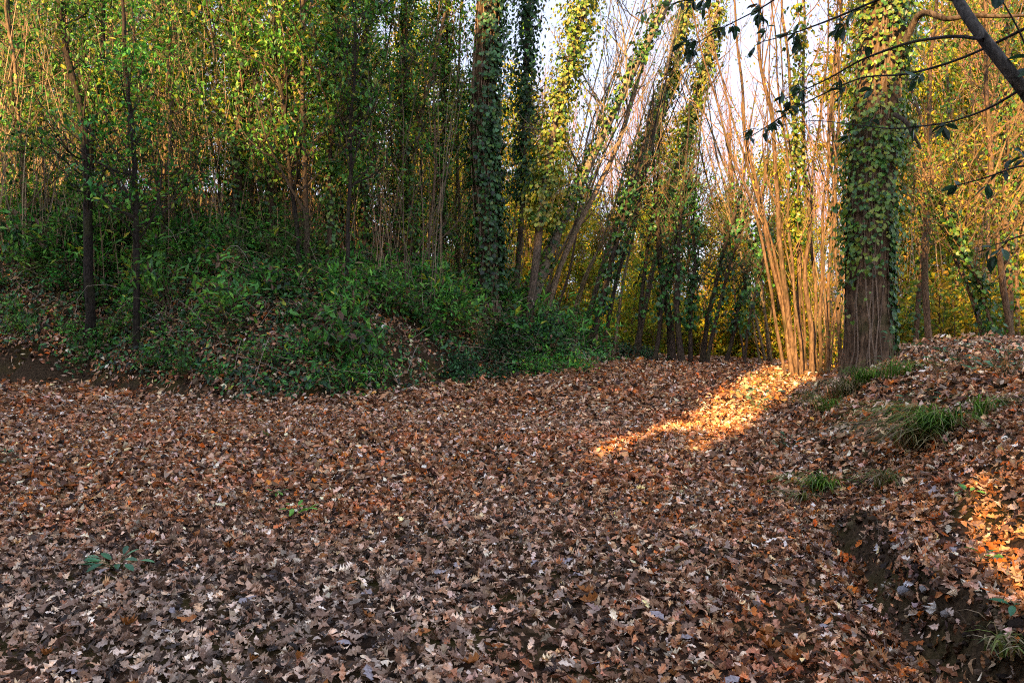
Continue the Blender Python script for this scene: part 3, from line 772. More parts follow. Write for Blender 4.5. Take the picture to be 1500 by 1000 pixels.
# named stems on the left bank
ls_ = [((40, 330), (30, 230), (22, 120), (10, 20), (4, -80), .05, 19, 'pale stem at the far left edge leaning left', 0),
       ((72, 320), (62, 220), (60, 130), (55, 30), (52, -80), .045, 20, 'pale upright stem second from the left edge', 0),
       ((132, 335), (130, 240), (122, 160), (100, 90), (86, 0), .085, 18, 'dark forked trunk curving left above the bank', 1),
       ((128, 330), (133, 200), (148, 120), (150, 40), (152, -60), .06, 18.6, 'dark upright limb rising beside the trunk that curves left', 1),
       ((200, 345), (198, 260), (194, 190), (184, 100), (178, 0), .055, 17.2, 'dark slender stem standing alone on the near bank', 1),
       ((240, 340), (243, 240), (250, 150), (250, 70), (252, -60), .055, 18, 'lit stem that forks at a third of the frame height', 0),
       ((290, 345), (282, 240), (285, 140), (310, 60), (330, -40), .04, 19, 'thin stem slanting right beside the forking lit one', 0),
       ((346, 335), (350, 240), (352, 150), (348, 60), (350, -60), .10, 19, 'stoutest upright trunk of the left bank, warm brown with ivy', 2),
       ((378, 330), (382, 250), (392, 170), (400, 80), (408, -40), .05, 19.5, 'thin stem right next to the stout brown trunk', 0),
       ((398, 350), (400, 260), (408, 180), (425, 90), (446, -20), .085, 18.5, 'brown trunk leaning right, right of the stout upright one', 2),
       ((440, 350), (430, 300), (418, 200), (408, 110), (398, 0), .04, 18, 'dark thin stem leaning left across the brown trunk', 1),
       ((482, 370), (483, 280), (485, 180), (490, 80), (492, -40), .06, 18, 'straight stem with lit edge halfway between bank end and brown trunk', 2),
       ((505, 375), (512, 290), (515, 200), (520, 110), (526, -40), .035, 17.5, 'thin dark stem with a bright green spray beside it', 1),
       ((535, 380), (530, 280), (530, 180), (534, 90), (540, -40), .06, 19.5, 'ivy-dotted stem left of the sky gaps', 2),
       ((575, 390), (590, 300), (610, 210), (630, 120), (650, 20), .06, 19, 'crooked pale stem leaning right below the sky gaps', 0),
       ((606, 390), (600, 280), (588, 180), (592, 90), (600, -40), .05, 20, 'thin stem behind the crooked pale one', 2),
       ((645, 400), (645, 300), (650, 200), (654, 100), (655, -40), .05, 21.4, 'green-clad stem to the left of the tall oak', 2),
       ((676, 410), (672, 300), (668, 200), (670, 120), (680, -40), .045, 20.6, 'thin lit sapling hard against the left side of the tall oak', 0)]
for k, d in enumerate(ls_):
    st = d[8]
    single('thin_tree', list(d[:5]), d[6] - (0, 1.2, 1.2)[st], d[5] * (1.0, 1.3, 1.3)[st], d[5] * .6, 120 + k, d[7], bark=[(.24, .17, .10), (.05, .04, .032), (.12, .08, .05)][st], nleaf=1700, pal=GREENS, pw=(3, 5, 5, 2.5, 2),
           nb=38, bl=(.4, 1.7), bt=((.08, .3, .35)[st], 1), sub=4, up=.35, ls=(.08, .15), tpl=DIA, ivy=[dict(n=1200, t0=.05, t1=.95, thick=.1, size=(.05, .09), sprout=.25)] if st == 2 else None, clump=.13)

# --- repeated woodland trees: prototypes, then copies
def proto_tree(name, h, lean, r0, seed, leafm=M_LEAF, barkm=M_BARK2, ivy=None, **kw):
    rng = np.random.default_rng(seed)
    z = np.linspace(0, h, 8); w = np.cumsum(rng.normal(0, .10, (8, 2)), 0)
    path = np.stack([lean * z * .5 + w[:, 0], w[:, 1], z], 1); path[0, :2] = 0
    Tg, Bg, Cg, Q, rad = grow(path, r0, r0 * .3, rng, **kw)
    Ig = Geo()
    for a in (ivy or []): ivy_on(Ig, Q, rad, rng, **a)
    return stand(name, np.zeros(3), Tg, Bg, Cg, Ig, barkm, leafm)

def place(proto_list, spots, labeler, cat, group):
    used = set(); out = []
    for k, (x, y, sc) in enumerate(spots):
        p = proto_list[k % len(proto_list)]
        o = p if p.name not in used else copy_tree(p)
        used.add(p.name)
        o.location = (x, y, tz(x, y) - .08); o.rotation_euler = (0, 0, random.uniform(0, 6.28)); o.scale = (sc, sc, sc * random.uniform(.92, 1.1))
        tag(o, labeler(k, x, y), cat, group); out.append(o)
    return out

# slim saplings on the left bank and behind it
PS = [proto_tree('sapling', 10.5, l, r, 200 + k, nb=34, bl=(.4, 1.6), bt=(.06, 1), sub=4, nleaf=int(nl * .95), pal=GREENS, pw=(3, 5, 5, 2.5, w5), ls=(.08, .16), bark=b, sides=6, nring=14, clump=.15)
      for k, (l, r, nl, b, w5) in enumerate([(.05, .035, 1100, (.25, .18, .11), 2), (.16, .03, 900, (.11, .085, .06), 3), (-.1, .045, 1300, (.20, .14, .09), 4), (.0, .025, 700, (.3, .22, .13), 1), (-.2, .03, 1200, (.13, .1, .07), 5), (.1, .055, 1600, (.16, .12, .08), 3)])]
sp = []
rr = random.Random(8)
while len(sp) < 104:
    y = rr.uniform(17, 34); px = rr.uniform(-60, 770); x = (px - 750) / F * y
    if bank_d(x, y) < 2.0 or (y > 22 and px > 590) or (y > 20 and any(a < px < b for a, b in ((185, 215), (305, 338), (415, 478), (545, 600), (632, 668)))): continue
    if 662 < px < 765 and y < 20.3: continue
    if all((x - a) ** 2 + (y - b) ** 2 > .38 ** 2 for a, b, _ in sp): sp.append((x, y, rr.uniform(.75, 1.2)))
front = sorted([s for s in sp if s[1] < 21], key=lambda s: s[0] / s[1]); rear = [s for s in sp if s[1] >= 21]
place(PS, front, lambda k, x, y: '%s slim sapling from the left in the front ranks of the left bank' % ordn(k), 'sapling', 'slim saplings on the left bank')
PS2 = [copy_tree(p) for p in PS]
for a, b in zip(PS, PS2): KIDS[b.name] = [c for c in bpy.data.objects if c.parent == b]
place(PS2, rear, lambda k, x, y: 'slim leafy sapling in the crowded back ranks behind the left bank', 'sapling', 'saplings in the back ranks behind the left bank')

# taller background trees: green on the left, gold towards the right
PB = [proto_tree('woodland_tree', 13, l, r, 220 + k, leafm=M_FAR, nb=44, bl=(.8, 2.8), bt=(.10, 1), sub=4, nleaf=int(nl * 1.7), pal=pal, ls=(.12, .22), bark=b, sides=6, nring=12, clump=.28)
      for k, (l, r, nl, pal, b) in enumerate([(.1, .09, 3000, GREENS + GOLD, (.2, .14, .09)), (-.1, .07, 2600, GREENS[1:3] + GOLD, (.25, .17, .1)), (.2, .08, 3000, GREENS + GOLD[:2], (.15, .11, .08))])]  # gold mixed into the leaf colours to suggest sunlight reaching them
PG = [proto_tree('golden_tree', 12, l, r, 240 + k, leafm=M_FAR, nb=46, bl=(.8, 3.0), bt=(.04, 1), sub=4, nleaf=int(nl * 1.6), pal=GOLD, ls=(.15, .28), bark=(.2, .15, .1), sides=6, nring=12, clump=.3, twigcol=(.22, .16, .09))
      for k, (l, r, nl) in enumerate([(.12, .08, 3600), (-.14, .07, 2600), (.25, .09, 3200)])]
PN = [proto_tree('bare_tree', 12, l, r, 260 + k, leafm=M_FAR, nb=52, bl=(1.0, 3.6), bt=(.35, 1), sub=5, nleaf=nl, pal=[(.42, .2, .09), (.36, .17, .08)] + GOLD[:1], ls=(.06, .12), bark=(.27, .17, .11), sides=6, nring=14, up=.9, elev=(.7, 1.35), twigcol=(.30, .17, .11))
      for k, (l, r, nl) in enumerate([(.1, .08, 260), (-.12, .07, 100), (.3, .06, 160)])]
def scatter(n, pxa, pxb, ya, yb, seed, sc=(.8, 1.25), mind=1.2, ok=None):
    q = random.Random(seed); out = []; tries = 0
    while len(out) < n and tries < 8000:
        tries += 1
        y = q.uniform(ya, yb); px = q.uniform(pxa, pxb); x = (px - 750) / F * y
        if ok and not ok(x, y, px): continue
        if all((x - a) ** 2 + (y - b) ** 2 > mind ** 2 for a, b, _ in out): out.append((x, y, q.uniform(*sc)))
    return out
place(PB, scatter(32, -150, 560, 30, 52, 1, mind=1.5, ok=lambda x, y, px: not any(a < px < b for a, b in ((185, 215), (305, 338), (415, 478), (545, 600), (632, 668)))), lambda k, x, y: 'green woodland tree far behind the saplings of the left bank', 'tree', 'woodland trees far behind the left bank')
def window(x, y, px):
    return not any(a < px < b for a, b in ((185, 215), (305, 338), (415, 478), (545, 600), (632, 668), (1120, 1240), (1330, 1350)))
gold_spots = scatter(24, 560, 800, 34, 60, 22, sc=(.6, 1.1)) + scatter(46, 790, 1190, 33, 60, 2, sc=(.45, .85)) + scatter(30, 1180, 1620, 24, 50, 3, sc=(.7, 1.15), ok=window)
place(PG, gold_spots, lambda k, x, y: ('golden-leaved tree low in the distance beyond the end of the path' if x / y < .32 else 'golden-leaved tree in the sunlit wood right of the thick oak'), 'tree', 'golden-leaved trees in the sunlit wood')
bare_spots = scatter(17, 740, 1260, 34, 52, 4, sc=(.8, 1.2)) + scatter(12, 1320, 1560, 22, 40, 5, sc=(.8, 1.1))
place(PN, bare_spots, lambda k, x, y: ('bare fine-twigged tree against the pale sky in the middle distance' if x / y < .45 else 'bare fine-twigged tree in the sunlit wood towards the right edge'), 'tree', 'bare fine-twigged trees against the sky')

# golden understorey bushes past the end of the path
def bush(name, seed, n, w, h, pal, pw=None, ls=(.06, .12), tpl=DIA, leafm=M_LEAF, nt=26, tw=(.16, .11, .07), arch=.3):
    rng = np.random.default_rng(seed)
    az = rng.uniform(0, 6.28, nt); el = rng.uniform(.35, 1.4, nt)
    D = np.stack([np.cos(az) * np.cos(el) * w / h, np.sin(az) * np.cos(el) * w / h, np.sin(el)], 1)
    P0 = np.stack([rng.normal(0, w * .12, nt), rng.normal(0, w * .12, nt), np.full(nt, -.05)], 1)
    C = curves_from(P0, D, rng.uniform(.6, 1.0, nt) * h, 6, -arch, .15, rng)
    Bg = Geo(); V, Fc = tubes(C, np.linspace(.011, .003, 6)[None] * np.ones((nt, 1)) * (h ** .5), 4); Bg.add(V, Fc, tw)
    Cg = Geo(); E = C[:, 1:].reshape(-1, 3); wgt = rng.random(len(E)) ** 2
    pk = rng.choice(len(E), n, p=wgt / wgt.sum())
    P = E[pk] + rng.normal(0, .11 * h ** .5, (n, 3)); P[:, 2] = np.abs(P[:, 2]) + .02
    leaves(Cg, P, rdir(n, rng) + np.array([0, 0, -.2]), rdir(n, rng) * .7 + np.array([0, 0, 1.]), rng.uniform(ls[0], ls[1], n), tpl, pick(pal, pw if pw is not None else np.ones(len(pal)), n, rng), rng=rng)
    r = empty(name)
    a = tag(Bg.build('branchwork', M_TWIG, r), kind='stuff'); b = tag(Cg.build('foliage', leafm, r), kind='stuff')
    KIDS[r.name] = [a, b]
    return r
GB = [bush('golden_bush', 300 + k, 1900, 1.7, 2.8, GOLD, ls=(.10, .18), leafm=M_FAR) for k in range(2)]
place(GB, scatter(46, 720, 1260, 35, 50, 6, sc=(1.2, 2.1), mind=1.2) + scatter(22, 1290, 1600, 17, 27, 7, sc=(.7, 1.3), mind=.9),
      lambda k, x, y: ('golden sunlit bush glowing between the dark stems past the path end' if x / y < .45 else 'yellow-green sunlit bush among the poles right of the thick oak'), 'bush', 'golden bushes beyond the path')

# shrubs of the left bank
BR = [bush('bank_shrub', 320 + k, n, w, h, [tuple(min(.6, 1.45 * q) for q in c) for c in GREENS] + [(.24, .14, .08)], pw=((5, 5, 1, 4, .3, 3), (3, 5, 4, 2, 1, 1), (5, 4, 1, 5, .3, 4), (3, 5, 4, 2, .6, 1))[k], ls=ls, tpl=tp) for k, (n, w, h, ls, tp) in enumerate([(620, 1.0, .9, (.09, .17), DIA), (600, .8, 1.4, (.11, .2), LONG), (600, 1.2, .7, (.08, .14), DIA), (480, .9, 1.2, (.12, .21), LONG)])]
q = random.Random(12); spots = []
while len(spots) < 120:
    x = q.uniform(-12.5, 2.3); y = float(footline(x)) + q.uniform(.35, 5.2)
    if noise(x * .9, y * .9, 161) > .45: continue
    if x > 0 and y - float(footline(x)) > 3: continue
    if all((x - a) ** 2 + (y - b) ** 2 > .42 ** 2 for a, b, _ in spots): spots.append((x, y, q.uniform(.75, 1.35) * (0.62 if y - float(footline(x)) < 1.2 else 1)))
def band(x, y):
    d = y - float(footline(x)); return 0 if d < 2 else 1 if d < 3.8 else 2
spots.sort(key=lambda s: (band(s[0], s[1]), s[0] / s[1]))
cnt = {}
def shrub_label(k, x, y):
    b = band(x, y); cnt[b] = cnt.get(b, -1) + 1
    return '%s green shrub from the left %s of the left bank' % (ordn(cnt[b]), ('low on the slope', 'halfway up the slope', 'along the crest')[b])
place(BR, spots, shrub_label, 'shrub', 'green shrubs on the left bank')
# shrubs at the far foot of the path
DS = [bush('dark_shrub', 340 + k, 900, 1.0, .9, DARKG, ls=(.06, .11)) for k in range(2)]
sp2 = sorted([((px - 750) / F * Y, Y, s) for px, Y, s in ((790, 20.2, 1), (800, 23.6, 1), (838, 25.5, .9), (865, 24.6, .8), (890, 23.8, .8), (915, 23.2, .8), (938, 22.6, .8), (955, 22.2, .7), (760, 18.6, 1.2), (735, 17.9, 1.1), (700, 17.2, 1.0), (780, 19.3, 1.25), (800, 19.0, 1.1), (825, 19.2, .8), (670, 16.6, .9), (720, 16.9, .7), (755, 17.7, .8), (1150, 20.5, .35), (1120, 21, .3), (1290, 12.5, .3), (1330, 12.6, .35))])
place(DS, sp2, lambda k, x, y: '%s low dark shrub from the left along the far edge of the path' % ordn(k), 'shrub', 'low dark shrubs along the far edge of the path')

# ivy and brambles creeping over the bank
g = Geo(); n = 70000
x = R.uniform(-14, 2.6, n); y = footline(x) + R.uniform(.05, 7.5, n) ** 1.0
m = R.random(n) < np.clip(.75 + .9 * fbm(x * .9, y * .9, 71), .12 + .5 * S(-4, -6, x) * S(-12, -10, x), 1) * np.where(y - footline(x) < .35, .6, 1) * S(9, 5, y - footline(x))
x, y = x[m], y[m]; n = len(x); nm = tnormal(x, y)
P = np.stack([x, y, terrain(x, y) + R.uniform(.02, .20, n) + .22 * np.clip(noise(x * 2.3, y * 2.3, 88), 0, 1)], 1)
leaves(g, P, nrm(rdir(n) + np.array([0, -.5, -.4])), nrm(nm + rdir(n) * .5 + np.array([0, -.2, .2])), R.uniform(.06, .15, n), DIA, 1.3 * pick(DARKG + GREENS + [(.24, .13, .07)], [4, 4, 3, 5, 3, 3, 1.5, 2, .3, 5], n, var=.3))
tag(g.build('creeping_ivy', M_IVY), 'dark ivy and bramble carpet creeping over the left bank', 'ivy', kind='stuff')

# thin stems and dead twigs filling the wood
g = Geo(); n = 2400
y = R.uniform(17, 30, n); x = (R.uniform(-40, 760, n) - 750) / F * y
pq = x / y * F + 750; m = (bank_d(x, y) > 1.2) & ~((pq > 655) & (pq < 770) & (y < 20.5)) & (R.random(n) < np.where(pq > 480, .6, 1)); x, y = x[m], y[m]; n = len(x)
P0 = np.stack([x, y, terrain(x, y)], 1)
D = nrm(np.stack([R.normal(.05, .17, n), R.normal(0, .12, n), np.ones(n)], 1)); L = R.uniform(1.2, 6.5, n)
C = curves_from(P0, D, L, 6, .0, .04)
V, Fc = tubes(C, (R.uniform(.005, .014, n))[:, None] * np.linspace(1, .4, 6)[None], 3)
g.add(V, Fc, np.repeat(pick([(.25, .18, .11), (.12, .09, .06), (.34, .25, .15)], [3, 3, 2], n), 18, axis=0))
n2 = 1900; y = R.uniform(14, 22, n2); x = (R.uniform(-40, 860, n2) - 750) / F * y; m = bank_d(x, y) > .4; x, y = x[m], y[m]; n2 = len(x)
P0 = np.stack([x, y, terrain(x, y) + R.uniform(0, .5, n2)], 1); D = rdir(n2) * np.array([1, .7, .55]) + np.array([0, 0, .25])
C = curves_from(P0, D, R.uniform(.3, 1.3, n2), 5, -.4, .4)
V, Fc = tubes(C, (R.uniform(.003, .008, n2))[:, None] * np.linspace(1, .4, 5)[None], 3)
g.add(V, Fc, np.repeat(pick([(.28, .22, .15), (.14, .10, .07), (.36, .3, .22)], [3, 3, 2], n2), 15, axis=0))
tag(g.build('undergrowth_stems', M_TWIG), 'tangle of thin upright stems and dead twigs on the left bank', 'undergrowth', kind='stuff')
g = Geo(); n = 900
y = R.uniform(22, 34, n); x = (R.uniform(760, 1600, n) - 750) / F * y
m = (x / y > .38); x, y = x[m], y[m]; n = len(x)
P0 = np.stack([x, y, terrain(x, y)], 1)
D = nrm(np.stack([R.normal(.12, .25, n), R.normal(0, .12, n), np.ones(n)], 1)); L = R.uniform(2, 9, n)
C = curves_from(P0, D, L, 6, .1, .05)
V, Fc = tubes(C, (R.uniform(.006, .02, n))[:, None] * np.linspace(1, .35, 6)[None], 3)
g.add(V, Fc, np.repeat(pick([(.32, .22, .12), (.2, .14, .08), (.4, .28, .15)], [3, 2, 2], n), 18, axis=0))
tag(g.build('sunlit_thicket_stems', M_TWIG), 'crowd of thin sunlit shoots in the wood beyond the path', 'undergrowth', kind='stuff')

# ------------------------------------------------------------------ right bank: grass, plants, stones
def tuft(seed, n, h, spread, pal, lean=(0, 0)):
    rng = np.random.default_rng(seed); g = Geo()
    P = np.stack([rng.normal(0, spread * .35, n), rng.normal(0, spread * .35, n), np.full(n, -.01)], 1)
    az = rng.uniform(0, 6.28, n); o = np.stack([np.cos(az), np.sin(az), np.zeros(n)], 1) * rng.uniform(.2, 1, (n, 1)) + np.array([lean[0], lean[1], 0])
    L = rng.uniform(.55, 1.15, n) * h * 1.25; k = 5; t = np.linspace(0, 1, k)
    C = P[:, None] + (o[:, None] * (t ** 1.6)[None, :, None] * 1.1 + np.array([0, 0, 1.]) * (t - .75 * t ** 2.2)[None, :, None]) * L[:, None, None]
    side = nrm(np.cross(o, np.array([0, 0, 1.])))[:, None] * (np.array([1, .95, .75, .45, .03]) * .005)[None, :, None] * rng.uniform(.8, 1.5, (n, 1, 1))
    V = np.stack([C - side, C + side], 2).reshape(-1, 3)
    b = (np.arange(k - 1) * 2)[:, None]; f = np.concatenate([b, b + 1, b + 3, b + 2], 1)
    FF = (f[None] + (np.arange(n) * 2 * k)[:, None, None]).reshape(-1, 4)
    g.add(V, FF, np.repeat(pick(pal, [3, 3, 2, 1.5][:len(pal)], n, rng), 2 * k, axis=0))
    return g
GP = [(.12, .28, .03), (.22, .42, .04), (.07, .17, .025), (.42, .36, .15)]
GD = [(.2, .26, .05), (.42, .34, .16), (.08, .12, .03), (.42, .34, .2)]
def ground_at(px, py):
    for Y in np.arange(2.2, 40, .02):
        p = pix(px, py, Y)
        if p[2] <= tz(p[0], p[1]): return p[0], p[1]
    return p[0], p[1]
tf = [(1205, 718, 150, .30, .16, GP, (-.3, -.4), 'bright green grass tuft on the lower edge of the right bank'),
      (1375, 632, 260, .50, .30, GP, (-.7, -.5), 'largest long green grass clump arching down the right bank'),
      (1345, 655, 160, .50, .25, GD, (-.8, -.6), 'straw-coloured grass spilling below the largest green clump'),
      (1300, 712, 90, .28, .15, GD, (-.3, -.4), 'small half-dry grass tuft between two green ones'),
      (1440, 612, 90, .40, .2, GP, (.2, -.3), 'thin-bladed grass tuft upper right of the largest clump'),
      (1175, 735, 60, .22, .14, GD, (-.4, -.3), 'dry grass wisps left of the bright green tuft'),
      (1480, 955, 110, .17, .14, GD, (.1, -.2), 'half-dry grass tuft in the bottom right corner'),
      (1240, 580, 160, .45, .3, GD, (-.4, -.2), 'mixed grass clump below the thick oak on the path side'),
      (1215, 600, 120, .35, .3, GP, (-.4, -.2), 'green grass beside the sunlit leaves at the bank foot'),
      (1270, 560, 170, .40, .3, GP, (-.2, -.3), 'green grass growing at the foot of the thick oak'),
      (1315, 552, 150, .40, .3, GP, (.1, -.3), 'green grass just right of the oak foot'),
      (1190, 585, 90, .3, .25, GD, (-.3, -.2), 'sparse yellow grass at the edge of the sunlit strip'),
      (1120, 605, 70, .18, .2, GP, (0, 0), 'low green tuft on the path edge near the sunlit strip'),
      (850, 600, 90, .10, .4, GD, (0, 0), 'faint low grass patch in the middle of the path'),
      (390, 642, 12, .22, .05, GP, (0, 0), 'few green blades standing in the path leaves at left')]
for k, (px, py, n, h, s_, pal, ln, lab) in enumerate(tf):
    h *= 1.15; n = int(n * .8)
    gx_, gy_ = ground_at(px, py)
    o = tuft(400 + k, n, h, s_, pal, ln).build('grass_tuft', M_GRASS)
    o.location = (gx_, gy_, tz(gx_, gy_)); tag(o, lab, 'grass')
# rough grass between path and coppice
g = Geo()
for k in range(60):
    px = random.uniform(1105, 1330); Y = random.uniform(15.5, 21); x_ = (px - 750) / F * Y
    if px > 1240 and Y > 17: continue
    t_ = tuft(500 + k, 40, .28, .5, GP if k % 3 else GD)
    g.add(t_.V[0] + np.array([x_, Y, tz(x_, Y)]), t_.Fc[0], t_.C[0])
tag(g.build('verge_grass', M_GRASS), 'rough green grass on the verge before the chestnut stems', 'grass', kind='stuff')

# clods and roots on the bare earth faces
import bmesh
bm = bmesh.new(); bmesh.ops.create_icosphere(bm, subdivisions=1, radius=1)
IV = np.array([v.co[:] for v in bm.verts]); IF = np.array([[v.index for v in f.verts] for f in bm.faces]); bm.free()
yy = np.concatenate([R.uniform(2.4, 6.2, 9000), R.uniform(13, 19, 9000)]); xx = np.concatenate([R.uniform(1.6, 2.9, 9000), R.uniform(-12, -3, 9000)])
nn = tnormal(xx, yy); ok = nn[:, 2] < .8; xx, yy, nn = xx[ok][::2], yy[ok][::2], nn[ok][::2]; nc = len(xx)
sz_ = np.exp(R.normal(-4.5, .5, nc)) * np.where(yy > 10, 2.4, 1.0)
V = IV[None] * (1 + R.uniform(-.3, .3, (nc, len(IV), 1))) * sz_[:, None, None] * np.array([1, 1, .7]) + np.stack([xx, yy, terrain(xx, yy)], 1)[:, None]
g = Geo(); g.add(V.reshape(-1, 3), (IF[None] + (np.arange(nc) * len(IV))[:, None, None]).reshape(-1, 3), np.repeat(pick([(.06, .04, .022), (.11, .075, .04), (.035, .022, .014), (.17, .12, .07)], [4, 4, 3, 1], nc), len(IV), axis=0))
tag(g.build('soil_clods', M_STONE, GROUND), kind='stuff')
sel = R.choice(nc, 150, replace=False); P0 = np.stack([xx, yy, terrain(xx, yy) + .03], 1)[sel]
C = curves_from(P0, rdir(150) * .8 + nn[sel] * .5 + np.array([0, 0, -.5]), R.uniform(.06, .28, 150) * np.where(yy[sel] > 10, 2.5, 1), 6, -.5, .35)
V, Fc = tubes(C, np.full((150, 1), .0022) * np.linspace(1, .3, 6)[None] * np.where(yy[sel] > 10, 2, 1)[:, None], 3); g = Geo(); g.add(V, Fc, (.2, .14, .09))
tag(g.build('roots', M_TWIG, GROUND), kind='stuff')

# small leafy plants
def plant(seed, n, ls, pal, h=.1, spread=.1, tpl=OVAL):
    rng = np.random.default_rng(seed); g = Geo(); st = Geo()
    az = rng.uniform(0, 6.28, n); rr_ = spread * np.sqrt(rng.random(n))
    P = np.stack([np.cos(az) * rr_, np.sin(az) * rr_, rng.uniform(.02, h, n)], 1)
    D = np.stack([np.cos(az), np.sin(az), rng.uniform(-.1, .6, n)], 1)
    leaves(g, P, D, rdir(n, rng) * .35 + np.array([0, 0, 1.]), rng.uniform(ls[0], ls[1], n), tpl, pick(pal, np.ones(len(pal)), n, rng, .12), bend=.15, rng=rng)
    C = np.stack([P * np.array([.2, .2, 0]), P * .6, P], 1); V, Fc = tubes(C, np.full((n, 3), .0018), 3); st.add(V, Fc, (.1, .12, .04))
    return g, st
BG = [(.12, .30, .04), (.18, .36, .05), (.07, .2, .04)]; GG = [(.08, .2, .09), (.12, .26, .12), (.05, .14, .06)]
pl = [(435, 752, 10, (.05, .08), BG, .06, .10, 'bright green seedling in the middle of the leaf-covered path'),
      (405, 727, 5, (.05, .07), BG, .05, .04, 'tiny green seedling just above the larger bright one'),
      (172, 832, 12, (.06, .09), GG, .05, .12, 'flat grey-green rosette on the path at lower left'),
      (385, 530, 40, (.08, .13), BG, .35, .4, 'yellow-green sprig at the foot of the left bank'),
      (60, 405, 50, (.09, .14), [(.08, .26, .04), (.05, .18, .03)], .5, .35, 'vivid green spray high on the left end of the bank'),
      (1110, 596, 26, (.08, .13), GG, .3, .25, 'grey-green leafy plant at the head of the sunlit strip'),
      (1272, 524, 26, (.08, .13), GG, .5, .2, 'pale leafy plant against the foot of the thick oak'),
      (1310, 535, 16, (.07, .12), GG, .4, .2, 'low leafy plant to the right of the oak foot'),
      (1340, 588, 14, (.07, .10), DARKG, .15, .2, 'dark green sprig on the leafy right bank above the grass'),
      (1430, 545, 22, (.06, .1), DARKG + GG, .3, .3, 'dark leafy plant on the crest of the right bank'),
      (1475, 550, 26, (.06, .1), GG, .3, .3, 'green leafy plant on the bank crest at the right edge'),
      (1380, 540, 18, (.06, .1), DARKG, .3, .25, 'small dark plant on the bank crest near the oak'),
      (1485, 898, 3, (.07, .09), [(.03, .16, .07)], .03, .03, 'three dark green leaves lying low in the bottom right corner'),
      (1436, 828, 6, (.04, .06), BG, .06, .06, 'tiny light green seedling in the sunlit leaves at right'),
      (1420, 735, 5, (.04, .06), BG, .06, .05, 'tiny seedling amid pale leaves on the right bank'),
      (1155, 655, 12, (.05, .08), GG, .12, .12, 'sparse sprig at the foot of the right bank'),
      (480, 560, 30, (.08, .12), DARKG, .3, .4, 'dark green plant hanging over the bank foot'),
      (735, 515, 60, (.08, .13), [(.05, .2, .04), (.03, .12, .03)], .5, .6, 'bright leafy plant at the foot of the tall oak bank'),
      (5, 680, 8, (.06, .09), DARKG, .15, .1, 'dark sprig in the leaves at the left edge')]
for k, (px, py, n, ls2, pal, h, s_, lab) in enumerate(pl):
    gx_, gy_ = ground_at(px, py + 4)
    a, b = plant(600 + k, int(n * 1.3), (ls2[0] * 1.25, ls2[1] * 1.25), [tuple(1.5 * q for q in c) for c in pal], h * 1.2, s_ * 1.15)
    r = empty('leafy_plant', (gx_, gy_, tz(gx_, gy_) + .02)); a_ = a.build('foliage', M_LEAF, r); a_['kind'] = 'stuff'; b.build('stem', M_TWIG, r); tag(r, lab, 'plant')

rp = random.Random(31); sprays = []
for (px, py, sc) in [(95, 385, 1), (150, 365, .8), (215, 300, .9), (232, 372, .7), (300, 352, .8), (345, 330, 1), (405, 335, 1.2), (430, 318, 1), (455, 390, 1.2), (500, 405, 1.1), (545, 352, .8), (570, 420, .8), (600, 330, 1), (640, 290, 1), (625, 455, .9), (665, 465, .8), (330, 470, .6), (270, 520, .6), (205, 475, .6), (120, 505, .6), (700, 480, .8), (60, 350, .8), (760, 500, .7)]:
    gx_, gy_ = ground_at(px, max(py + 35, 395)); p_ = pix(px, py, gy_); sprays.append((px, p_[0], gy_, max(p_[2] - tz(p_[0], gy_), .15), sc))
sprays.sort()
for k, (px, x_, y_, h_, sc) in enumerate(sprays):
    a, b = plant(650 + k, int(75 * sc), (.10, .18), [(.12, .42, .07), (.2, .52, .08), (.08, .28, .05)], h_ + .35, .42 * sc, OVAL if k % 2 else LONG)
    a2, b2 = plant(690 + k, int(40 * sc), (.07, .12), [(.05, .2, .04), (.03, .12, .03)], h_ + .1, .5 * sc, DIA)
    r = empty('leafy_plant', (x_, y_, tz(x_, y_))); a.V += a2.V; a.C += a2.C; a.Fc += [f + a.n for f in a2.Fc]; a.n += a2.n
    a.build('foliage', M_LEAF, r)['kind'] = 'stuff'; b.build('stem', M_TWIG, r)
    tag(r, '%s from the left of the bright large-leaved sprays on the left bank' % ordn(k), 'plant', 'bright leafy sprays on the left bank')

# stones in the earth cut
st = [(1325, 865, .045, (.36, .35, .35), 'whitish stone lying in the dark earth cut'), (1352, 872, .025, (.35, .33, .3), 'small grey stone right of the whitish one'), (1300, 838, .02, (.3, .28, .25), 'tiny grey stone above the whitish one'),
      (1385, 905, .03, (.3, .27, .24), 'brown-grey stone low in the earth cut'), (1340, 912, .022, (.32, .3, .28), 'pebble set in the lower earth cut'), (1310, 800, .028, (.3, .24, .22), 'pinkish stone at the top of the earth cut'), (1372, 862, .02, (.34, .32, .3), 'grey pebble on the right rim of the cut')]
for k, (px, py, s_, c, lab) in enumerate(st):
    import bmesh
    bm = bmesh.new(); bmesh.ops.create_icosphere(bm, subdivisions=2, radius=1)
    rng = np.random.default_rng(700 + k)
    V = np.array([v.co[:] for v in bm.verts]); Fc = np.array([[v.index for v in f.verts] for f in bm.faces]); bm.free()
    V = V * np.array([1, .75, .6]) * (1 + .16 * noise(V[:, :1] * 2.1 + k, V[:, 1:2] * 2.1 + V[:, 2:] * 1.7, 5)); V = np.sign(V) * np.minimum(np.abs(V), .72)
    g = Geo(); g.add(V * s_, Fc, c); o = g.build('stone', M_STONE)
    gx_, gy_ = ground_at(px, py); o.location = (gx_, gy_, tz(gx_, gy_) - s_ * .1); o.rotation_euler = (rng.uniform(-.4, .4), rng.uniform(-.4, .4), rng.uniform(0, 6)); tag(o, lab, 'stone')

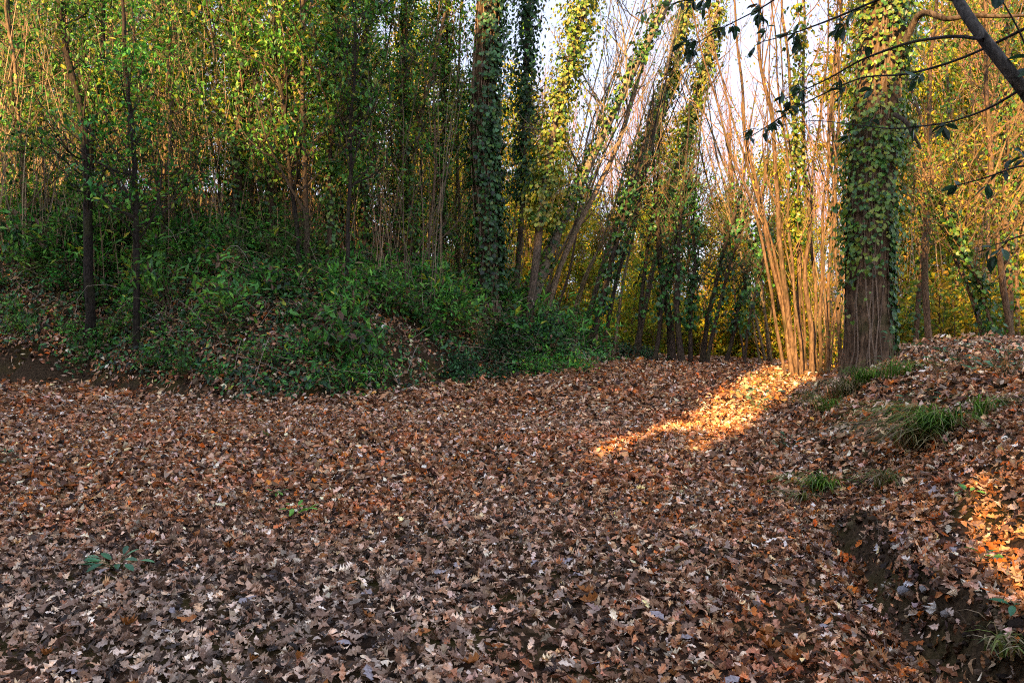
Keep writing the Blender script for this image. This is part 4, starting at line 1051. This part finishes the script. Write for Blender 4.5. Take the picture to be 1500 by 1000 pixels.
# ------------------------------------------------------------------ evergreen tree overhanging from the right
root = np.array([4.15, 3.9, tz(4.15, 3.9)])
ev = empty('overhanging_tree', tuple(root)); tag(ev, 'evergreen tree leaning in from the right edge with big dark leaves on bare branches', 'tree')
def limb(pts, r0, r1, name='branch', n=26, sides=8, col=(.13, .11, .09), mat=None):
    Q = resample(np.array(pts), n); V, Fc = tubes(Q[None], np.linspace(r0, r1, n)[None], sides, 1 + R.normal(0, .03, (1, n, sides, 1)))
    g = Geo(); g.add(V, Fc, np.array(col)); g.build(name, mat or M_BARK2, ev, root, True)
    return Q
top = pix(1620, 330, 3.75)
Qm = limb([root - [0, 0, .15], root + [-.15, 0, .6], top, pix(1500, 128, 3.6), pix(1440, 60, 3.65), pix(1400, 0, 3.8), pix(1375, -70, 4.0), pix(1330, -190, 4.3)], .05, .016, 'trunk', 40, 10, (.11, .10, .085), M_BARK2)
brs = [([pix(1440, 58, 3.65), pix(1400, 52, 3.8), pix(1330, 62, 4.1), pix(1260, 88, 4.4), pix(1215, 115, 4.7), pix(1150, 145, 5.0)], .009, .003),
       ([pix(1505, 40, 3.6), pix(1450, 68, 3.8), pix(1400, 90, 4), pix(1330, 110, 4.2), pix(1262, 112, 4.6), pix(1180, 150, 5), pix(1100, 200, 5.2)], .007, .003),
       ([pix(1400, 0, 3.8), pix(1310, -10, 4.2), pix(1215, 30, 4.8), pix(1160, 50, 5.3), pix(1115, 62, 5.6)], .009, .003),
       ([pix(1375, -70, 4.0), pix(1280, -90, 4.8), pix(1180, -70, 5.6), pix(1080, -30, 6.2), pix(1000, 5, 6.6), pix(950, 12, 6.8)], .014, .003),
       ([pix(1280, -90, 4.8), pix(1190, -40, 5.4), pix(1120, 10, 5.8), pix(1060, 40, 6.1), pix(1010, 70, 6.3)], .009, .003),
       ([pix(1500, 128, 3.6), pix(1450, 160, 3.8), pix(1390, 180, 4.2), pix(1310, 190, 4.7), pix(1190, 175, 5.2), pix(1110, 190, 5.6)], .006, .002),
       ([pix(1620, 330, 3.75), pix(1560, 260, 3.9), pix(1500, 240, 4.0), pix(1440, 262, 4.1), pix(1400, 272, 4.2)], .008, .003),
       ([pix(1620, 330, 3.75), pix(1550, 335, 3.8), pix(1495, 345, 3.9), pix(1470, 355, 4.0)], .007, .003),
       ([pix(1540, 200, 3.7), pix(1500, 60, 3.5), pix(1485, 30, 3.5), pix(1470, 5, 3.5)], .008, .003)]
BQ = [limb(a, b, c, 'branch', 26, 6, (.07, .06, .055)) for a, b, c in brs]
# leaves: each one an object of its own
lm = []
for v in range(4):
    for c in [(.03, .09, .035), (.05, .13, .05), (.02, .055, .03)]:
        q = Geo(); leaves(q, np.array([[0., 0, 0]]), np.array([[1., 0, 0]]), np.array([[0, 0, 1.]]), [1.0], strip_leaf([0, .12, .3, .5, .7, .87, 1.0], [.012, .07, .17, .215, .19, .11, 0], fold=.2 + .15 * v), np.array([c]), curl=.12, bend=.12 + .06 * v)
        ob = q.build('leaf', M_BIGLEAF); lm.append(ob.data); bpy.data.objects.remove(ob)
rl = np.random.default_rng(77); nl_ = 0
for bi, (Q, cl, per, sz) in enumerate(zip(BQ, [7, 7, 8, 16, 14, 6, 4, 3, 2], [5, 5, 5, 6, 6, 5, 5, 5, 5], [.065, .065, .075, .085, .085, .075, .075, .075, .11])):
    for c in range(cl):
        t_ = rl.uniform(.25, 1.0) if c else 1.0
        P = at_path(Q, np.array([t_]))[0]; T = nrm(Q[-1] - Q[0])
        tw = P + nrm(T * .6 + rdir(1, rl)[0] * .7 + np.array([0, 0, -.2])) * rl.uniform(.05, .16)
        g = Geo(); V, Fc = tubes(np.stack([P, (P + tw) / 2 + [0, 0, .01], tw])[None], np.array([[.003, .0025, .0015]]), 4); g.add(V, Fc, (.07, .07, .05)); g.build('twig', M_TWIG, ev, root)
        for e in range(per):
            o = bpy.data.objects.new('leaf', lm[rl.integers(len(lm))]); COL.objects.link(o); o.parent = ev
            p = P + (tw - P) * rl.uniform(.3, 1)
            d = nrm(T * .5 + rdir(1, rl)[0] * .8 + np.array([0, 0, -.45]))
            qt = Vector(tuple(d)).to_track_quat('X', 'Z') @ Quaternion((1, 0, 0), rl.normal(0, .7))
            o.rotation_mode = 'QUATERNION'; o.rotation_quaternion = qt; s = sz * rl.uniform(.7, 1.2); o.scale = (s, s, s); o.location = tuple(p - root); nl_ += 1

# ------------------------------------------------------------------ unseen trees added behind the viewpoint, shaped to cast shade and leave sun strips
def dense_tree(seed, h, w, n):
    rng = np.random.default_rng(seed)
    z = np.linspace(0, h, 8); path = np.stack([rng.normal(0, .08, 8), rng.normal(0, .08, 8), z], 1); path[0, :2] = 0
    Tg, Bg, Cg, Q, rad = grow(path, .16, .05, rng, nb=70, bl=(w * .6, w * 1.15), bt=(.04, 1), sub=5, nleaf=n, pal=DARKG, ls=(.28, .5), clump=.35, elev=(-.1, .8), up=.1)
    return stand('shade_caster_tree', np.zeros(3), Tg, Bg, Cg)
DT = [dense_tree(800 + k, 1.0 * 9, 1.9, 5200) for k in range(3)]; DL = [dense_tree(810 + k, 9, 1.9, 2300) for k in range(3)]
cs = []; cr = random.Random(4)
EP = np.array([LY, -LX]); ES = np.array([LX, LY])
def top_h(p):
    """tree top heights along the added ridge, set for the shade they cast"""
    return float(np.interp(p, [-26, -16, -10.2, -9.9, -8.9, -8.6, -6.9, -6.4, -4.2, -3.4, -1.4, 0, 4, 8], [13.0, 12.0, 11.8, 17, 17, 12.8, 12.8, 14.4, 14.4, 12.4, 11.4, 12.0, 12, 11]))
GAPS = ((-2.7, 1.08, 6.0), (.25, .24, 5.1))  # openings shaped to let the sun strip and patch through
ps = [p for p in np.arange(-27, 7, 1.15) if all(abs(p - a) > 2.6 for a, _, _ in GAPS)]
ps += [-3.7, -3.1, -2.6, -2.1, -1.6, .25] + [a + sg * (w + .62 + .6 * k) for a, w, _ in GAPS for sg in (-1, 1) for k in range(3)]
for p in ps:
    narrow = any(abs(p - a) <= 2.7 for a, _, _ in GAPS)
    for s0, off in ((-10.5, 0), (-12.5, 0 if narrow else .6)):
        pp = p + off; ht = top_h(pp) + (cr.uniform(-2.4, 1.4) if pp < -10.2 else cr.uniform(-1.2, .6) if -8.6 < pp < -6.8 else 0)
        for a, w, hh in GAPS:
            if abs(pp - a) < w * .9: ht = hh + (0 if a > 0 else (1.5, 0, .8, -.2, .9)[int(round((pp - a) / .5)) + 2] + (.0 if s0 > -11 else .4))
        xy = EP * pp + ES * s0
        zb = tz(*xy); need = ht + (-8 - s0) * .404 - zb
        cs.append((xy[0], xy[1], max(need, 1.5) / 9.0, .26 if narrow else .9))
for sH in (-12.5,):  # added crown that blocks the sun beyond the right-hand patch
    xy = EP * .25 + ES * sH; zb = tz(*xy); H_ = 14.5 - zb
    rngh = np.random.default_rng(880); z8 = np.linspace(0, H_, 8)
    a_, b_, c_, _, _ = grow(np.stack([z8 * 0, z8 * 0, z8], 1), .14, .05, rngh, nb=60, bl=(.4, .7), bt=((8.1 - zb) / H_, 1), sub=5, nleaf=5200, pal=DARKG, ls=(.22, .36), clump=.14, elev=(-.3, .5), up=.1)
    o = stand('shade_caster_tree', np.zeros(3), a_, b_, c_); o.location = (xy[0], xy[1], zb - .1)
    tag(o, 'unseen high-crowned tree added behind the viewpoint to cut a sun patch short', 'tree')
used = set()
for k, (x_, y_, s_, w_) in enumerate(cs):
    p = (DL if x_ * LY - y_ * LX < -10.3 else DT)[k % 3]; o = p if p.name not in used else copy_tree(p); used.add(p.name)
    o.location = (x_, y_, tz(x_, y_) - .1); o.rotation_euler = (0, 0, random.uniform(0, 6.28)); o.scale = (w_, w_, s_)
    tag(o, 'unseen dense tree added behind the viewpoint to cast shade', 'tree', 'unseen trees added behind the viewpoint to cast shade')
